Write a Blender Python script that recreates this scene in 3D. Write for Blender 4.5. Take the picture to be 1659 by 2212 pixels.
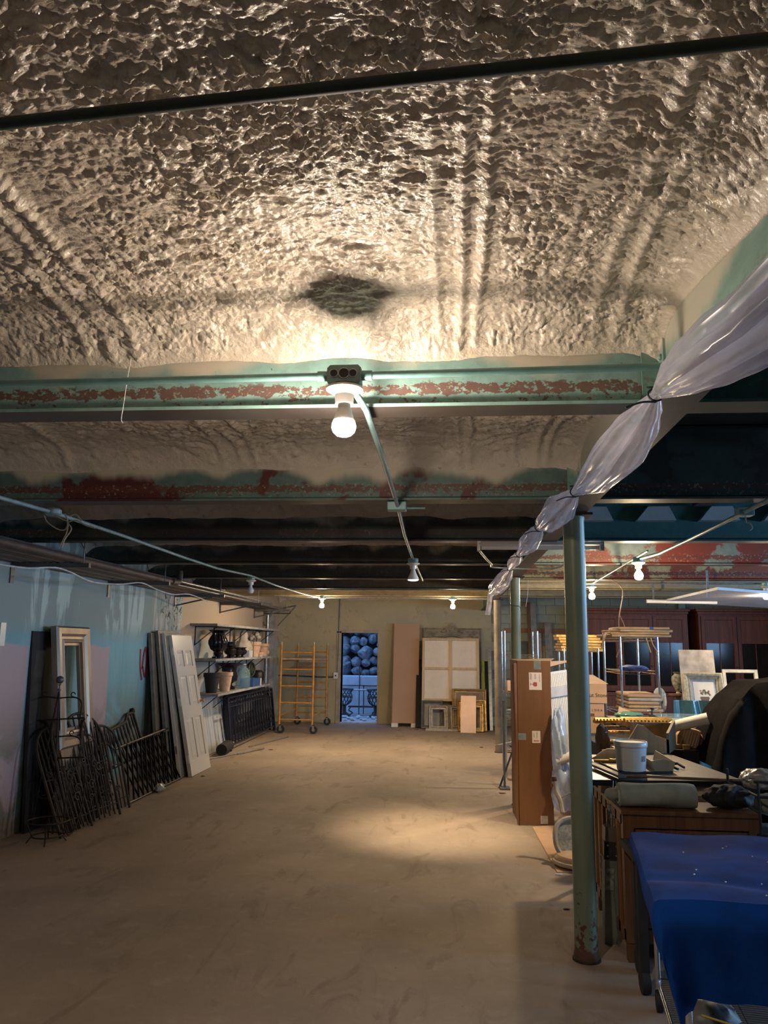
import bpy, math, random
import numpy as np
from math import sin, cos, pi, atan, sqrt, radians
from mathutils import Vector, Matrix, Euler
random.seed(7)
for o in list(bpy.data.objects): bpy.data.objects.remove(o)
SC = bpy.context.scene
COL = SC.collection
# ------------------------------------------------------------------ camera
FPX, IW, IH, CZ = 1660.0, 1659.0, 2212.0, 1.70
PIT = atan(289/FPX); YAW = atan(146*cos(PIT)/FPX); ROLL = .012
_fw = Vector((-sin(YAW)*cos(PIT), cos(YAW)*cos(PIT), sin(PIT)))
_r0 = Vector((cos(YAW), sin(YAW), 0)); _u0 = _r0.cross(_fw)
_rt = _r0*cos(ROLL)+_u0*sin(ROLL); _up = _u0*cos(ROLL)-_r0*sin(ROLL)
cam = bpy.data.objects.new('camera', bpy.data.cameras.new('camera')); COL.objects.link(cam)
cam.matrix_world = Matrix(((_rt.x, _up.x, -_fw.x, 0), (_rt.y, _up.y, -_fw.y, 0), (_rt.z, _up.z, -_fw.z, CZ), (0, 0, 0, 1)))
cam.data.sensor_fit = 'VERTICAL'; cam.data.sensor_height = 24; cam.data.lens = 24*FPX/IH
cam.data.clip_start = .05; cam.data.clip_end = 200
SC.camera = cam
SC.view_settings.view_transform = 'Standard'; SC.view_settings.look = 'None'
SC.view_settings.gamma = 1; SC.view_settings.use_curve_mapping = False
SC.view_settings.exposure = 0.0
# ------------------------------------------------------------------ world, daylight and added fill
w = bpy.data.worlds.new('world'); SC.world = w; w.use_nodes = True
w.node_tree.nodes['Background'].inputs[0].default_value = (.22, .45, 1.0, 1)
w.node_tree.nodes['Background'].inputs[1].default_value = 3.6
def area(name, loc, rot, sx, sy, power, col):
    l = bpy.data.lights.new(name, 'AREA'); l.shape = 'RECTANGLE'; l.size = sx; l.size_y = sy; l.energy = power; l.color = col
    o = bpy.data.objects.new(name, l); o.location = loc; o.rotation_euler = rot; COL.objects.link(o); return o
DAY = (.34, .62, 1.0)
WINS = [(2.6, 4.4), (6.0, 7.8), (9.4, 11.2)]
for i, (a, b) in enumerate(WINS):                       # daylight through the three windows of the right wall
    area('window_and_fill_light', (7.42, (a+b)/2, 1.95), (0, radians(90), 0), .8, b-a-.1, (150, 175, 110)[i], DAY)
area('window_and_fill_light', (-1.0, -3.9, 1.7), (radians(-90), 0, 0), 1.6, 1.1, 8, (.95, .9, .85))  # added fill behind the camera; the front wall has no window
# ------------------------------------------------------------------ pixel helpers (a ray met with a plane of the room)
C0 = Vector((0, 0, CZ))
def ray(x, y): return _fw+_rt*((x-IW/2)/FPX)-_up*((y-IH/2)/FPX)
def PY(x, y, Y): d = ray(x, y); return C0+d*(Y/d.y)
def PZ(x, y, Z): d = ray(x, y); return C0+d*((Z-CZ)/d.z)
def PX(x, y, X): d = ray(x, y); return C0+d*(X/d.x)
# ------------------------------------------------------------------ mesh builder
class B:
    def __init__(s): s.v = []; s.f = []
    def add(s, vs, fs):
        n = len(s.v); s.v += [tuple(a) for a in vs]; s.f += [tuple(i+n for i in f) for f in fs]; return s
    def box(s, x0, x1, y0, y1, z0, z1):
        return s.add([(x0,y0,z0),(x1,y0,z0),(x1,y1,z0),(x0,y1,z0),(x0,y0,z1),(x1,y0,z1),(x1,y1,z1),(x0,y1,z1)],
                     [(0,3,2,1),(4,5,6,7),(0,1,5,4),(1,2,6,5),(2,3,7,6),(3,0,4,7)])
    def hexa(s, p): return s.add(p, [(0,3,2,1),(4,5,6,7),(0,1,5,4),(1,2,6,5),(2,3,7,6),(3,0,4,7)])
    def bar(s, p, q, wd, ht, up=(0,0,1)):
        p = Vector(p); q = Vector(q); d = (q-p).normalized(); sd = d.cross(Vector(up))
        if sd.length < 1e-4: sd = d.cross(Vector((0,1,0)))
        sd.normalize(); u = sd.cross(d); a = sd*wd/2; b = u*ht/2
        return s.hexa([p-a-b, p+a-b, q+a-b, q-a-b, p-a+b, p+a+b, q+a+b, q-a+b])
    def cyl(s, p, q, r, r2=None, n=12, caps=True):
        return s.tube([p, q], r, n, [r, r if r2 is None else r2], caps)
    def tube(s, pts, r, n=8, rs=None, caps=True, closed=False):
        pts = [Vector(p) for p in pts]; m = len(pts); k = len(s.v); u = None
        for i, p in enumerate(pts):
            if closed: d = pts[(i+1) % m]-pts[i-1]
            else: d = pts[min(i+1, m-1)]-pts[max(i-1, 0)]
            d.normalize()
            if u is None:
                u = d.cross(Vector((0,0,1)))
                if u.length < 1e-3: u = d.cross(Vector((0,1,0)))
            u = u-d*u.dot(d); u.normalize(); v = d.cross(u); rr = rs[i] if rs else r
            for j in range(n):
                a = 2*pi*j/n; s.v.append(tuple(p+u*cos(a)*rr+v*sin(a)*rr))
        for i in range(m if closed else m-1):
            for j in range(n):
                i2 = (i+1) % m
                s.f.append((k+i*n+j, k+i*n+(j+1) % n, k+i2*n+(j+1) % n, k+i2*n+j))
        if caps and not closed: s.f.append(tuple(k+j for j in range(n))[::-1]); s.f.append(tuple(k+(m-1)*n+j for j in range(n)))
        return s
    def lathe(s, c, prof, n=20, flute=0, nf=0, sx=1, sy=1):
        k = len(s.v)
        for (r, z) in prof:
            for j in range(n):
                a = 2*pi*j/n; q = r*(1+(flute*cos(nf*a) if flute else 0)); s.v.append((c[0]+q*cos(a)*sx, c[1]+q*sin(a)*sy, c[2]+z))
        for i in range(len(prof)-1):
            for j in range(n): s.f.append((k+i*n+j, k+i*n+(j+1) % n, k+(i+1)*n+(j+1) % n, k+(i+1)*n+j))
        s.f.append(tuple(k+j for j in range(n))[::-1]); s.f.append(tuple(k+(len(prof)-1)*n+j for j in range(n)))
        return s
    def ell(s, c, r, n=12, m=8, bump=0, seed=0):
        if not hasattr(r, '__len__'): r = (r, r, r)
        rn = random.Random(seed); k = len(s.v)
        for i in range(m+1):
            t = pi*i/m
            for j in range(n):
                a = 2*pi*j/n; q = 1+(rn.uniform(-bump, bump) if bump and 0 < i < m else 0)
                s.v.append((c[0]+r[0]*sin(t)*cos(a)*q, c[1]+r[1]*sin(t)*sin(a)*q, c[2]+r[2]*cos(t)*q))
        for i in range(m):
            for j in range(n): s.f.append((k+i*n+j, k+(i+1)*n+j, k+(i+1)*n+(j+1) % n, k+i*n+(j+1) % n))
        return s
    def prism(s, poly, a, b, axis='y'):
        n = len(poly)
        mk = {'y': lambda p, t: (p[0], t, p[1]), 'x': lambda p, t: (t, p[0], p[1]), 'z': lambda p, t: (p[0], p[1], t)}[axis]
        return s.add([mk(p, a) for p in poly]+[mk(p, b) for p in poly],
                     [tuple(range(n)), tuple(range(n, 2*n))[::-1]]+[(i, i+n, (i+1) % n+n, (i+1) % n) for i in range(n)])
    def rings(s, rings, closed=True, cap=False):
        k = len(s.v); n = len(rings[0])
        for r in rings: s.v += [tuple(p) for p in r]
        m = n if closed else n-1
        for i in range(len(rings)-1):
            for j in range(m): s.f.append((k+i*n+j, k+i*n+(j+1) % n, k+(i+1)*n+(j+1) % n, k+(i+1)*n+j))
        if cap: s.f.append(tuple(k+j for j in range(n))[::-1]); s.f.append(tuple(k+(len(rings)-1)*n+j for j in range(n)))
        return s
    def frame(s, w, h, prof, x0=None, z0=0):
        """mitred frame in the XZ plane, front -Y; prof = closed list of (inset, y)"""
        x0 = -w/2 if x0 is None else x0
        rr = []
        for (d, y) in prof+[prof[0]]:
            rr.append([(x0+d, y, z0+d), (x0+w-d, y, z0+d), (x0+w-d, y, z0+h-d), (x0+d, y, z0+h-d)])
        return s.rings(rr)
    def sheet(s, g, th=.004, nrm=(0, 0, 1)):
        """grid of points thickened"""
        R = len(g); Cn = len(g[0]); k = len(s.v); N = Vector(nrm)*th
        for r in g: s.v += [tuple(p) for p in r]
        for r in g: s.v += [tuple(Vector(p)-N) for p in r]
        o = R*Cn
        for i in range(R-1):
            for j in range(Cn-1):
                a = k+i*Cn+j; s.f.append((a, a+1, a+Cn+1, a+Cn)); s.f.append((a+o, a+Cn+o, a+Cn+1+o, a+1+o))
        for i in range(R-1):
            for j in (0, Cn-1): a = k+i*Cn+j; s.f.append((a, a+Cn, a+Cn+o, a+o))
        for j in range(Cn-1):
            for i in (0, R-1): a = k+i*Cn+j; s.f.append((a, a+o, a+1+o, a+1))
        return s
    def xf(s, M): s.v = [tuple(M @ Vector(p)) for p in s.v]; return s
    def mesh(s, name, smooth=False):
        me = bpy.data.meshes.new(name); me.from_pydata(s.v, [], s.f); me.update()
        if smooth:
            me.polygons.foreach_set('use_smooth', [True]*len(me.polygons))
            try: me.set_sharp_from_angle(angle=radians(38))
            except Exception: pass
        return me
def tag(o, label=None, cat=None, group=None, kind=None):
    for k, v in (('label', label), ('category', cat), ('group', group), ('kind', kind)):
        if v: o[k] = v
    return o
def thing(name, label, cat, loc=(0,0,0), rot=(0,0,0), group=None):
    o = bpy.data.objects.new(name, None); o.empty_display_size = .05; COL.objects.link(o)
    o.location = loc; o.rotation_euler = rot; return tag(o, label, cat, group)
def obj(name, b, mat, parent=None, smooth=True, bev=0, world=False, label=None, loc=None, rot=None):
    if isinstance(b, bpy.types.Mesh): me = b
    else:
        if world and parent is not None:
            l = parent.location; b.v = [(p[0]-l.x, p[1]-l.y, p[2]-l.z) for p in b.v]
        me = b.mesh(name, smooth)
    if mat and not me.materials: me.materials.append(mat)
    o = bpy.data.objects.new(name, me); COL.objects.link(o)
    if parent: o.parent = parent
    if loc: o.location = loc
    if rot: o.rotation_euler = rot
    if bev:
        md = o.modifiers.new('bevel', 'BEVEL'); md.width = bev; md.segments = 2; md.limit_method = 'ANGLE'; md.angle_limit = radians(50)
    if label: o['label'] = label
    return o
def single(name, b, mat, label, cat, group=None, loc=None, rot=None, smooth=True, bev=0):
    """a thing that is one mesh; its origin is put at its base"""
    if loc is None:
        xs = [p[0] for p in b.v]; ys = [p[1] for p in b.v]; zs = [p[2] for p in b.v]
        loc = ((min(xs)+max(xs))/2, (min(ys)+max(ys))/2, min(zs)); b.v = [(p[0]-loc[0], p[1]-loc[1], p[2]-loc[2]) for p in b.v]
    return tag(obj(name, b, mat, None, smooth, bev, loc=loc, rot=rot), label, cat, group)
def struct(name, b, mat, smooth=False, parent=None, bev=0):
    o = obj(name, b, mat, parent, smooth, bev)
    if parent is None: o['kind'] = 'structure'
    return o
def copy_tree(o, parent=None):
    c = o.copy(); COL.objects.link(c)
    if parent: c.parent = parent
    for ch in list(o.children): copy_tree(ch, c)
    return c
def text_b(s, size, depth=.0006):
    cu = bpy.data.curves.new('t', 'FONT'); cu.body = s; cu.size = size; cu.extrude = depth; cu.align_x = 'CENTER'; cu.align_y = 'CENTER'
    cu.resolution_u = 3
    o = bpy.data.objects.new('t', cu); COL.objects.link(o)
    dg = bpy.context.evaluated_depsgraph_get(); me = bpy.data.meshes.new_from_object(o.evaluated_get(dg))
    b = B(); b.v = [tuple(v.co) for v in me.vertices]; b.f = [tuple(p.vertices) for p in me.polygons]
    bpy.data.objects.remove(o); bpy.data.curves.remove(cu); bpy.data.meshes.remove(me); return b
# ------------------------------------------------------------------ materials
class NT:
    def __init__(s, name):
        s.m = bpy.data.materials.new(name); s.m.use_nodes = True; s.t = s.m.node_tree; s.n = s.t.nodes; s.b = s.n['Principled BSDF']
        s.out = s.n['Material Output']; s._p = None
    def link(s, a, b): s.t.links.new(a, b)
    def pos(s):
        if s._p is None: s._p = s.n.new('ShaderNodeNewGeometry').outputs['Position']
        return s._p
    def objc(s): return s.n.new('ShaderNodeTexCoord').outputs['Object']
    def put(s, sock, v):
        if hasattr(v, 'is_linked') or isinstance(v, bpy.types.NodeSocket): s.link(v, sock)
        elif hasattr(v, '__len__') and len(v) == 3 and len(sock.default_value) == 4: sock.default_value = (*v, 1)
        else: sock.default_value = v
    def scale(s, vec, sc):
        m = s.n.new('ShaderNodeMapping'); s.link(vec, m.inputs['Vector']); m.inputs['Scale'].default_value = sc; return m.outputs[0]
    def noise(s, vec, sc, det=4, rough=.55, dist=0):
        n = s.n.new('ShaderNodeTexNoise'); s.link(vec, n.inputs['Vector']); n.inputs['Scale'].default_value = sc
        n.inputs['Detail'].default_value = det; n.inputs['Roughness'].default_value = rough; n.inputs['Distortion'].default_value = dist
        return n.outputs['Fac']
    def wave(s, vec, sc, axis='X', dist=0):
        n = s.n.new('ShaderNodeTexWave'); s.link(vec, n.inputs['Vector']); n.bands_direction = axis
        n.inputs['Scale'].default_value = sc; n.inputs['Distortion'].default_value = dist; return n.outputs['Fac']
    def vor(s, vec, sc):
        n = s.n.new('ShaderNodeTexVoronoi'); s.link(vec, n.inputs['Vector']); n.inputs['Scale'].default_value = sc; return n.outputs['Distance']
    def ss(s, v, a, b):
        n = s.n.new('ShaderNodeMapRange'); n.interpolation_type = 'SMOOTHSTEP'; s.put(n.inputs['Value'], v)
        n.inputs['From Min'].default_value = a; n.inputs['From Max'].default_value = b; return n.outputs['Result']
    def math(s, op, a, b=0):
        n = s.n.new('ShaderNodeMath'); n.operation = op; s.put(n.inputs[0], a); s.put(n.inputs[1], b); return n.outputs[0]
    def mul(s, a, b): return s.math('MULTIPLY', a, b)
    def sep(s, v):
        n = s.n.new('ShaderNodeSeparateXYZ'); s.link(v, n.inputs[0]); return n.outputs
    def mix(s, f, a, b, mode='MIX'):
        n = s.n.new('ShaderNodeMix'); n.data_type = 'RGBA'; n.blend_type = mode; s.put(n.inputs[0], f); s.put(n.inputs[6], a); s.put(n.inputs[7], b); return n.outputs[2]
    def bump(s, h, st=.3, d=.01):
        n = s.n.new('ShaderNodeBump'); s.link(h, n.inputs['Height']); n.inputs['Strength'].default_value = st; n.inputs['Distance'].default_value = d
        s.link(n.outputs[0], s.b.inputs['Normal'])
    def col(s, v): s.put(s.b.inputs['Base Color'], v)
    def set(s, rough=None, metal=None, spec=None, coat=None, trans=None, ior=None):
        for k, v in (('Roughness', rough), ('Metallic', metal), ('Specular IOR Level', spec), ('Coat Weight', coat), ('Transmission Weight', trans), ('IOR', ior)):
            if v is not None: s.put(s.b.inputs[k], v)
MC = {}
def mat(name, c, rough=.6, metal=0, var=.25, sc=8, bump=.15, c2=None, bsc=60, st=(1,1,1), spec=.5, coat=0):
    if name in MC: return MC[name]
    k = NT(name); v = k.scale(k.objc(), st); n = k.noise(v, sc, 5)
    d = c2 or tuple(x*(1-var*1.3) for x in c)
    k.col(k.mix(k.ss(n, .35, .68), c, d)); k.set(rough=rough, metal=metal, spec=spec, coat=coat)
    if bump: k.bump(k.noise(v, bsc, 3), bump, .004)
    MC[name] = k.m; return k.m
def mat_glass(name, c, rough=.05, alpha=.25):
    if name in MC: return MC[name]
    k = NT(name); k.col(c); k.set(rough=rough, spec=.6)
    tr = k.n.new('ShaderNodeBsdfTransparent'); tr.inputs[0].default_value = (*[min(1, .6+x*.4) for x in c], 1); mx = k.n.new('ShaderNodeMixShader'); mx.inputs[0].default_value = alpha
    k.link(tr.outputs[0], mx.inputs[1]); k.link(k.b.outputs[0], mx.inputs[2]); k.link(mx.outputs[0], k.out.inputs[0]); MC[name] = k.m; return k.m
def mat_emit(name, c, s):
    k = NT(name); k.col((.9, .9, .9)); k.put(k.b.inputs['Emission Color'], c); k.b.inputs['Emission Strength'].default_value = s; return k.m
def mat_foam():
    k = NT('spray_foam'); p = k.pos(); z = k.sep(p)
    n = k.noise(p, 3, 4); n2 = k.noise(p, 17, 5)
    c = k.mix(k.ss(n, .35, .65), (.61, .525, .43), (.55, .48, .40)); c = k.mix(k.ss(n2, .62, .75), c, (.60, .49, .32)); c = k.mix(k.ss(n2, .40, .30), c, (.42, .36, .29))
    k.col(c); k.set(rough=k.ss(k.noise(p, 9, 3), -.1, 1.6), spec=.75, coat=.25); k.b.inputs['Coat Roughness'].default_value = .22
    h = k.math('ADD', k.noise(k.scale(p, (1, 1.6, 1)), 55, 4, .5, .6), k.mul(k.noise(p, 160, 3), .35)); k.bump(h, .5, .010); return k.m
def mat_beam(name, base, rust, amt, lip=1.0, spray=1.0, dark=None):
    """old teal paint over red primer; foam overspray towards the deck; flaking along the lower lip"""
    k = NT(name); p = k.pos(); X, Y, Z = k.sep(p)
    ps = k.scale(p, (1, .3, 1))
    n1 = k.noise(ps, 2.1, 6, .6, .3); n2 = k.noise(ps, 14, 6, .65); n3 = k.noise(ps, 55, 4, .6)
    c = k.mix(k.ss(n2, .3, .75), base, tuple(x*.72 for x in base))
    c = k.mix(k.ss(n1, .62-amt*.5, .66-amt*.5), c, rust)
    n2l = k.noise(k.scale(p, (1, 1, 1.5)), 27, 5, .7); ex = k.ss(k.math('ADD', n2l, k.mul(k.mul(k.ss(Z, 2.645, 2.622), k.ss(Z, 2.585, 2.60)), .20*lip)), .58, .60); lipz = k.mul(k.mul(k.ss(Z, 2.66, 2.63), k.ss(Z, 2.545, 2.562)), lip)
    c = k.mix(k.mul(ex, lipz), c, (.115, .028, .02))
    c = k.mix(k.mul(k.ss(n3, .60, .64), k.mul(lipz, .6)), c, (.36, .42, .27))
    c = k.mix(k.ss(n3, .70, .72), c, (.12, .05, .035))
    sp = k.ss(k.math('ADD', k.mul(Z, 1.0), k.mul(k.math('SUBTRACT', k.noise(k.scale(p, (1, 1, .3)), 2.3, 4, .5), .5), .42)), 2.665, 2.735)
    c = k.mix(k.mul(sp, spray), c, (.50, .44, .35))
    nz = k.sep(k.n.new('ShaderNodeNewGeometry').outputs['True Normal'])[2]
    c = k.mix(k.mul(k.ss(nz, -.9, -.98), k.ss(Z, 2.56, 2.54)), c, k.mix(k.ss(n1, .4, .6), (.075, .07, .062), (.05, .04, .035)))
    if dark: c = k.mix(k.mul(k.ss(n1, .36, .56), dark), c, (.025, .03, .03))
    k.col(c); k.set(rough=.5); k.bump(n3, .25, .003); return k.m
def mat_floor():
    k = NT('concrete_floor'); p = k.pos()
    a = k.noise(k.scale(p, (1, .8, 1)), .9, 6, .6); b = k.noise(p, 7, 7, .7, .4); c_ = k.noise(k.scale(p, (1.6, .5, 1)), 3, 5, .6, 1)
    c = k.mix(k.ss(a, .3, .7), (.34, .262, .205), (.25, .195, .15)); c = k.mix(k.mul(k.ss(b, .5, .72), .5), c, (.40, .33, .25))
    c = k.mix(k.mul(k.ss(c_, .54, .68), .7), c, (.21, .155, .115)); c = k.mix(k.ss(k.noise(p, 42, 2), .72, .78), c, (.16, .12, .09))
    k.col(c); k.set(rough=k.ss(b, -.6, 1.1), spec=.35); k.bump(k.math('ADD', b, k.mul(c_, .5)), .18, .02); return k.m
def mat_wall_left():
    k = NT('painted_wall'); p = k.pos(); X, Y, Z = k.sep(p)
    st = k.scale(p, (1, 1, .22)); n = k.noise(st, 3.2, 6, .6, .5); n2 = k.noise(p, 2.2, 6, .65, .6); n3 = k.noise(k.scale(p, (1, 1, .12)), 20, 4); wob = k.mul(k.math('SUBTRACT', n2, .5), .12)
    Yw = k.math('ADD', Y, wob); Zw = k.math('ADD', Z, wob)
    c = k.mix(k.ss(n, .35, .65), (.17, .36, .43), (.22, .42, .48))
    c = k.mix(k.mul(k.ss(Zw, 1.62, 1.95), .85), c, (.25, .29, .27))                       # greyer, bare upper band
    c = k.mix(k.mul(k.ss(n, .55, .60), k.ss(Z, 1.72, 1.95)), c, (.42, .52, .50))        # pale runs of primer
    for (a, b, top) in ((3.0, 6.95, 1.68), (8.02, 8.68, 1.66), (-3, 2.2, 1.68)):
        f = k.mul(k.mul(k.ss(Yw, a-.01, a+.02), k.ss(Yw, b+.02, b-.01)), k.ss(Zw, top+.01, top-.02)); c = k.mix(f, c, (.44, .345, .36))
    c = k.mix(k.mul(k.ss(n2, .34, .52), k.mul(k.ss(Zw, 1.30, .55), .85)), c, (.17, .155, .12))           # shade of the lower wall put into the colour, patchy by noise
    f = k.mul(k.ss(Y, 9.85, 10.0), k.ss(n3, .45, .6)); c = k.mix(f, c, (.46, .44, .42))
    f = k.mul(k.mul(k.ss(Y, 10.1, 10.3), k.ss(k.noise(p, 7, 6, .7, 1.5), .54, .6)), k.ss(Z, 1.75, 1.95)); c = k.mix(f, c, (.03, .03, .03))
    c = k.mix(k.ss(Yw, 11.0, 11.03), c, k.mix(k.ss(Zw, 1.75, 1.8), (.42, .44, .43), (.50, .38, .27)))
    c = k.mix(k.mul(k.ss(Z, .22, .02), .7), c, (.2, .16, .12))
    k.col(c); k.set(rough=.72, spec=.25); k.bump(k.math('ADD', n3, n2), .2, .01); return k.m
def mat_wall_back():
    k = NT('plaster_wall'); p = k.pos(); n = k.noise(p, .9, 6, .6, .3); n2 = k.noise(p, 5, 6, .7, .8)
    c = k.mix(k.ss(n, .35, .65), (.46, .39, .25), (.37, .33, .23)); c = k.mix(k.mul(k.ss(n2, .58, .66), .5), c, (.24, .21, .16))
    k.col(c); k.set(rough=.6, spec=.35); k.bump(n2, .25, .02); return k.m
def mat_wood(name, a, b, sc=3, rough=.5, ax=(8, 8, .6)):
    if name in MC: return MC[name]
    k = NT(name); v = k.scale(k.objc(), ax); n = k.noise(v, sc, 6, .6, .8)
    k.col(k.mix(k.ss(n, .3, .7), a, b)); k.set(rough=rough); k.bump(n, .15, .004); MC[name] = k.m; return k.m
def mat_plastic():
    k = NT('plastic_sheeting'); k.col((.60, .54, .57)); k.set(rough=.22, spec=.7)
    tl = k.n.new('ShaderNodeBsdfTranslucent'); tl.inputs[0].default_value = (.62, .56, .60, 1)
    tr = k.n.new('ShaderNodeBsdfTransparent'); a = k.n.new('ShaderNodeMixShader'); a.inputs[0].default_value = .45
    k.link(k.b.outputs[0], a.inputs[1]); k.link(tl.outputs[0], a.inputs[2]); m = k.n.new('ShaderNodeMixShader')
    n = k.noise(k.scale(k.pos(), (3, .5, 3)), 5, 3); k.link(k.ss(n, -.25, 1.25), m.inputs[0])
    k.link(tr.outputs[0], m.inputs[1]); k.link(a.outputs[0], m.inputs[2]); k.link(m.outputs[0], k.out.inputs[0]); return k.m
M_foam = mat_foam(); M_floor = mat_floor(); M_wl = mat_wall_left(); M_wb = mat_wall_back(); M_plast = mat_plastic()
M_block = mat('painted_block', (.34, .36, .29), .7, var=.15, sc=3); M_mortar = mat('mortar', (.27, .28, .23), .9)
M_dark = mat('dark_deck', (.05, .06, .055), .8, var=.4, sc=3)
M_iron = mat('black_iron', (.018, .018, .022), .42, .5, c2=(.04, .032, .028), sc=20)
M_rustiron = mat('rusty_iron', (.045, .028, .02), .65, .3, c2=(.02, .017, .015), sc=15)
M_blue_iron = mat('enamelled_iron', (.02, .024, .045), .3, .3, sc=20)
M_pipe = mat('teal_painted_pipe', (.20, .38, .37), .36, .1, var=.2, sc=10, c2=(.15, .31, .30)); M_pipe2 = mat('pale_blue_conduit', (.22, .36, .38), .4, .2, var=.2, sc=10)
M_galv = mat('galvanised_steel', (.42, .44, .45), .35, .8, var=.2, sc=30); M_chrome = mat('chrome', (.72, .75, .78), .14, 1, var=.03, bump=0)
M_grey = mat('grey_steel_pipe', (.10, .10, .105), .45, .6, c2=(.17, .165, .17), sc=3, st=(1, .3, 1))
M_white = mat('white_porcelain', (.75, .72, .68), .25, var=.05, bump=0); M_wpaint = mat('white_paint', (.72, .70, .66), .38, var=.06, sc=3, bump=.04)
M_card = mat('cardboard', (.165, .070, .024), .75, var=.12, sc=5, st=(3, 3, .6), bump=.1); M_card2 = mat('pale_cardboard', (.50, .31, .19), .75, var=.1, sc=4, bump=.1)
M_terra = mat('terracotta', (.50, .31, .21), .8, var=.15, sc=15, c2=(.55, .42, .33)); M_stonew = mat('cast_stone', (.47, .41, .34), .8, var=.2, sc=12)
M_gold = mat('gold_leaf', (.62, .40, .13), .38, .65, var=.35, sc=18, c2=(.38, .20, .06)); M_yel = mat('yellow_scaffold_paint', (.60, .28, .05), .42, .1, var=.3, sc=12, c2=(.42, .19, .04))
M_wood = mat_wood('pale_wood', (.52, .36, .20), (.40, .26, .13)); M_brown = mat_wood('brown_wood', (.17, .075, .03), (.09, .04, .018), rough=.4); M_red = mat_wood('red_stained_wood', (.24, .065, .02), (.13, .034, .011), rough=.5)
M_shelf = mat('grey_shelf_board', (.23, .23, .23), .6, var=.2); M_black = mat('black_laminate', (.015, .015, .017), .3, bump=0); M_rub = mat('black_rubber', (.02, .02, .022), .7)
M_green = mat('green_pillar_paint', (.23, .31, .235), .34, var=.15, sc=5, c2=(.18, .26, .20), st=(3, 3, 1)); M_blue = mat('blue_cloth', (.002, .046, .27), .9, var=.3, sc=4, bump=.4, bsc=220, spec=.15)
M_blackcl = mat('black_cloth', (.012, .011, .012), .8, sc=5); M_greycl = mat('grey_felt', (.27, .28, .23), .9, var=.2, sc=9, bump=.4, bsc=120)
M_paper = mat('white_paper', (.72, .66, .60), .7, var=.05); M_glass = mat_glass('clear_glass', (.6, .8, .85), .03, .35)
M_red_paint = mat('red_spray_paint', (.33, .03, .04), .6, bump=0); M_blk_print = mat('dark_print', (.05, .03, .025), .7, bump=0, var=0)
# ------------------------------------------------------------------ floor, walls, deck
WY = 17.45; LX = -3.9; RX = 7.5
struct('floor', B().box(LX-.3, RX+.3, -4.3, WY+.35, -.25, 0), M_floor)
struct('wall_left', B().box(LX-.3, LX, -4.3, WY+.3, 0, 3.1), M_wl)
DX0, DX1, DZ = -2.44, -1.62, 1.98
wb = B().box(LX, DX0, WY, WY+.3, 0, 3.1).box(DX0, DX1, WY, WY+.3, DZ, 3.1).box(DX1, .92, WY, WY+.3, 0, 3.1)
struct('wall_back', wb, M_wb)
# block wall right of the middle: every block a part
o = struct('wall_back_right', B().box(.92, RX, WY+.03, WY+.3, 0, 3.1), M_mortar)
blk = B().box(-.197, .197, 0, .05, .004, .197).mesh('block'); blk.materials.append(M_block)
for r in range(15):
    x = 1.12-(.2 if r % 2 else 0)
    while x < RX+.1:
        if x-.197 > .91 and x+.2 < RX+.02:
            b_ = obj('block', blk, None, o, loc=(x, WY-random.uniform(0, .004), r*.202))
        x += .402
# right wall with windows
b = B(); ys = [-4.3]
for a, c in WINS: ys += [a, c]
ys += [WY+.3]
b.box(RX, RX+.3, -4.3, WY+.3, 0, 1.5).box(RX, RX+.3, -4.3, WY+.3, 2.4, 3.1)
for i in range(0, len(ys), 2): b.box(RX, RX+.3, ys[i], ys[i+1], 1.5, 2.4)
struct('wall_right', b, M_wb)
for i, (a, c) in enumerate(WINS):
    fr = struct('window_%d' % (i+1), B().box(RX+.1, RX+.16, a, c, 1.5, 1.56).box(RX+.1, RX+.16, a, c, 2.34, 2.4).box(RX+.1, RX+.16, a, a+.06, 1.56, 2.34).box(RX+.1, RX+.16, c-.06, c, 1.56, 2.34).box(RX+.1, RX+.16, (a+c)/2-.025, (a+c)/2+.025, 1.56, 2.34), M_wpaint)
    obj('pane', B().box(RX+.125, RX+.131, a+.06, c-.06, 1.56, 2.34), M_glass, fr, smooth=False)
struct('wall_front', B().box(LX, RX, -4.3, -4.0, 0, 3.1), M_wb)
struct('ceiling', B().box(LX-.3, RX+.3, -4.3, WY+.3, 2.96, 3.2), M_dark)
# doorway lining
dt = mat('door_lining', (.40, .34, .27), .55, sc=5); 
struct('door_1', B().box(DX0-.10, DX0, WY-.02, WY+.32, 0, DZ+.03).box(DX1, DX1+.03, WY-.015, WY+.32, 0, DZ+.03).box(DX0-.10, DX1+.03, WY-.02, WY+.32, DZ, DZ+.07), dt)
struct('trim_1', B().box(DX0, DX1, WY-.02, WY+.35, 0, .015), M_stonew)
# ------------------------------------------------------------------ foam
def h2(ix, iy, s):
    n = (ix.astype(np.int64)*374761393+iy.astype(np.int64)*668265263+s*1442695041) & 0xffffffff
    n = ((n ^ (n >> 13))*1274126177) & 0xffffffff; n = (n ^ (n >> 16)) & 0xffffffff
    n = (n*2246822519) & 0xffffffff; n = n ^ (n >> 15); return n/4294967296.0
def vn(x, y, s=0):
    ix = np.floor(x); iy = np.floor(y); fx = x-ix; fy = y-iy; fx = fx*fx*(3-2*fx); fy = fy*fy*(3-2*fy)
    a = h2(ix, iy, s); b = h2(ix+1, iy, s); c = h2(ix, iy+1, s); d = h2(ix+1, iy+1, s)
    return (a*(1-fx)+b*fx)*(1-fy)+(c*(1-fx)+d*fx)*fy
def fbm(x, y, s, o=3):
    t = 0; a = .5
    for i in range(o): t = t+a*vn(x*2**i, y*2**i, s+i); a *= .5
    return t/(1-.5**o)
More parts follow.
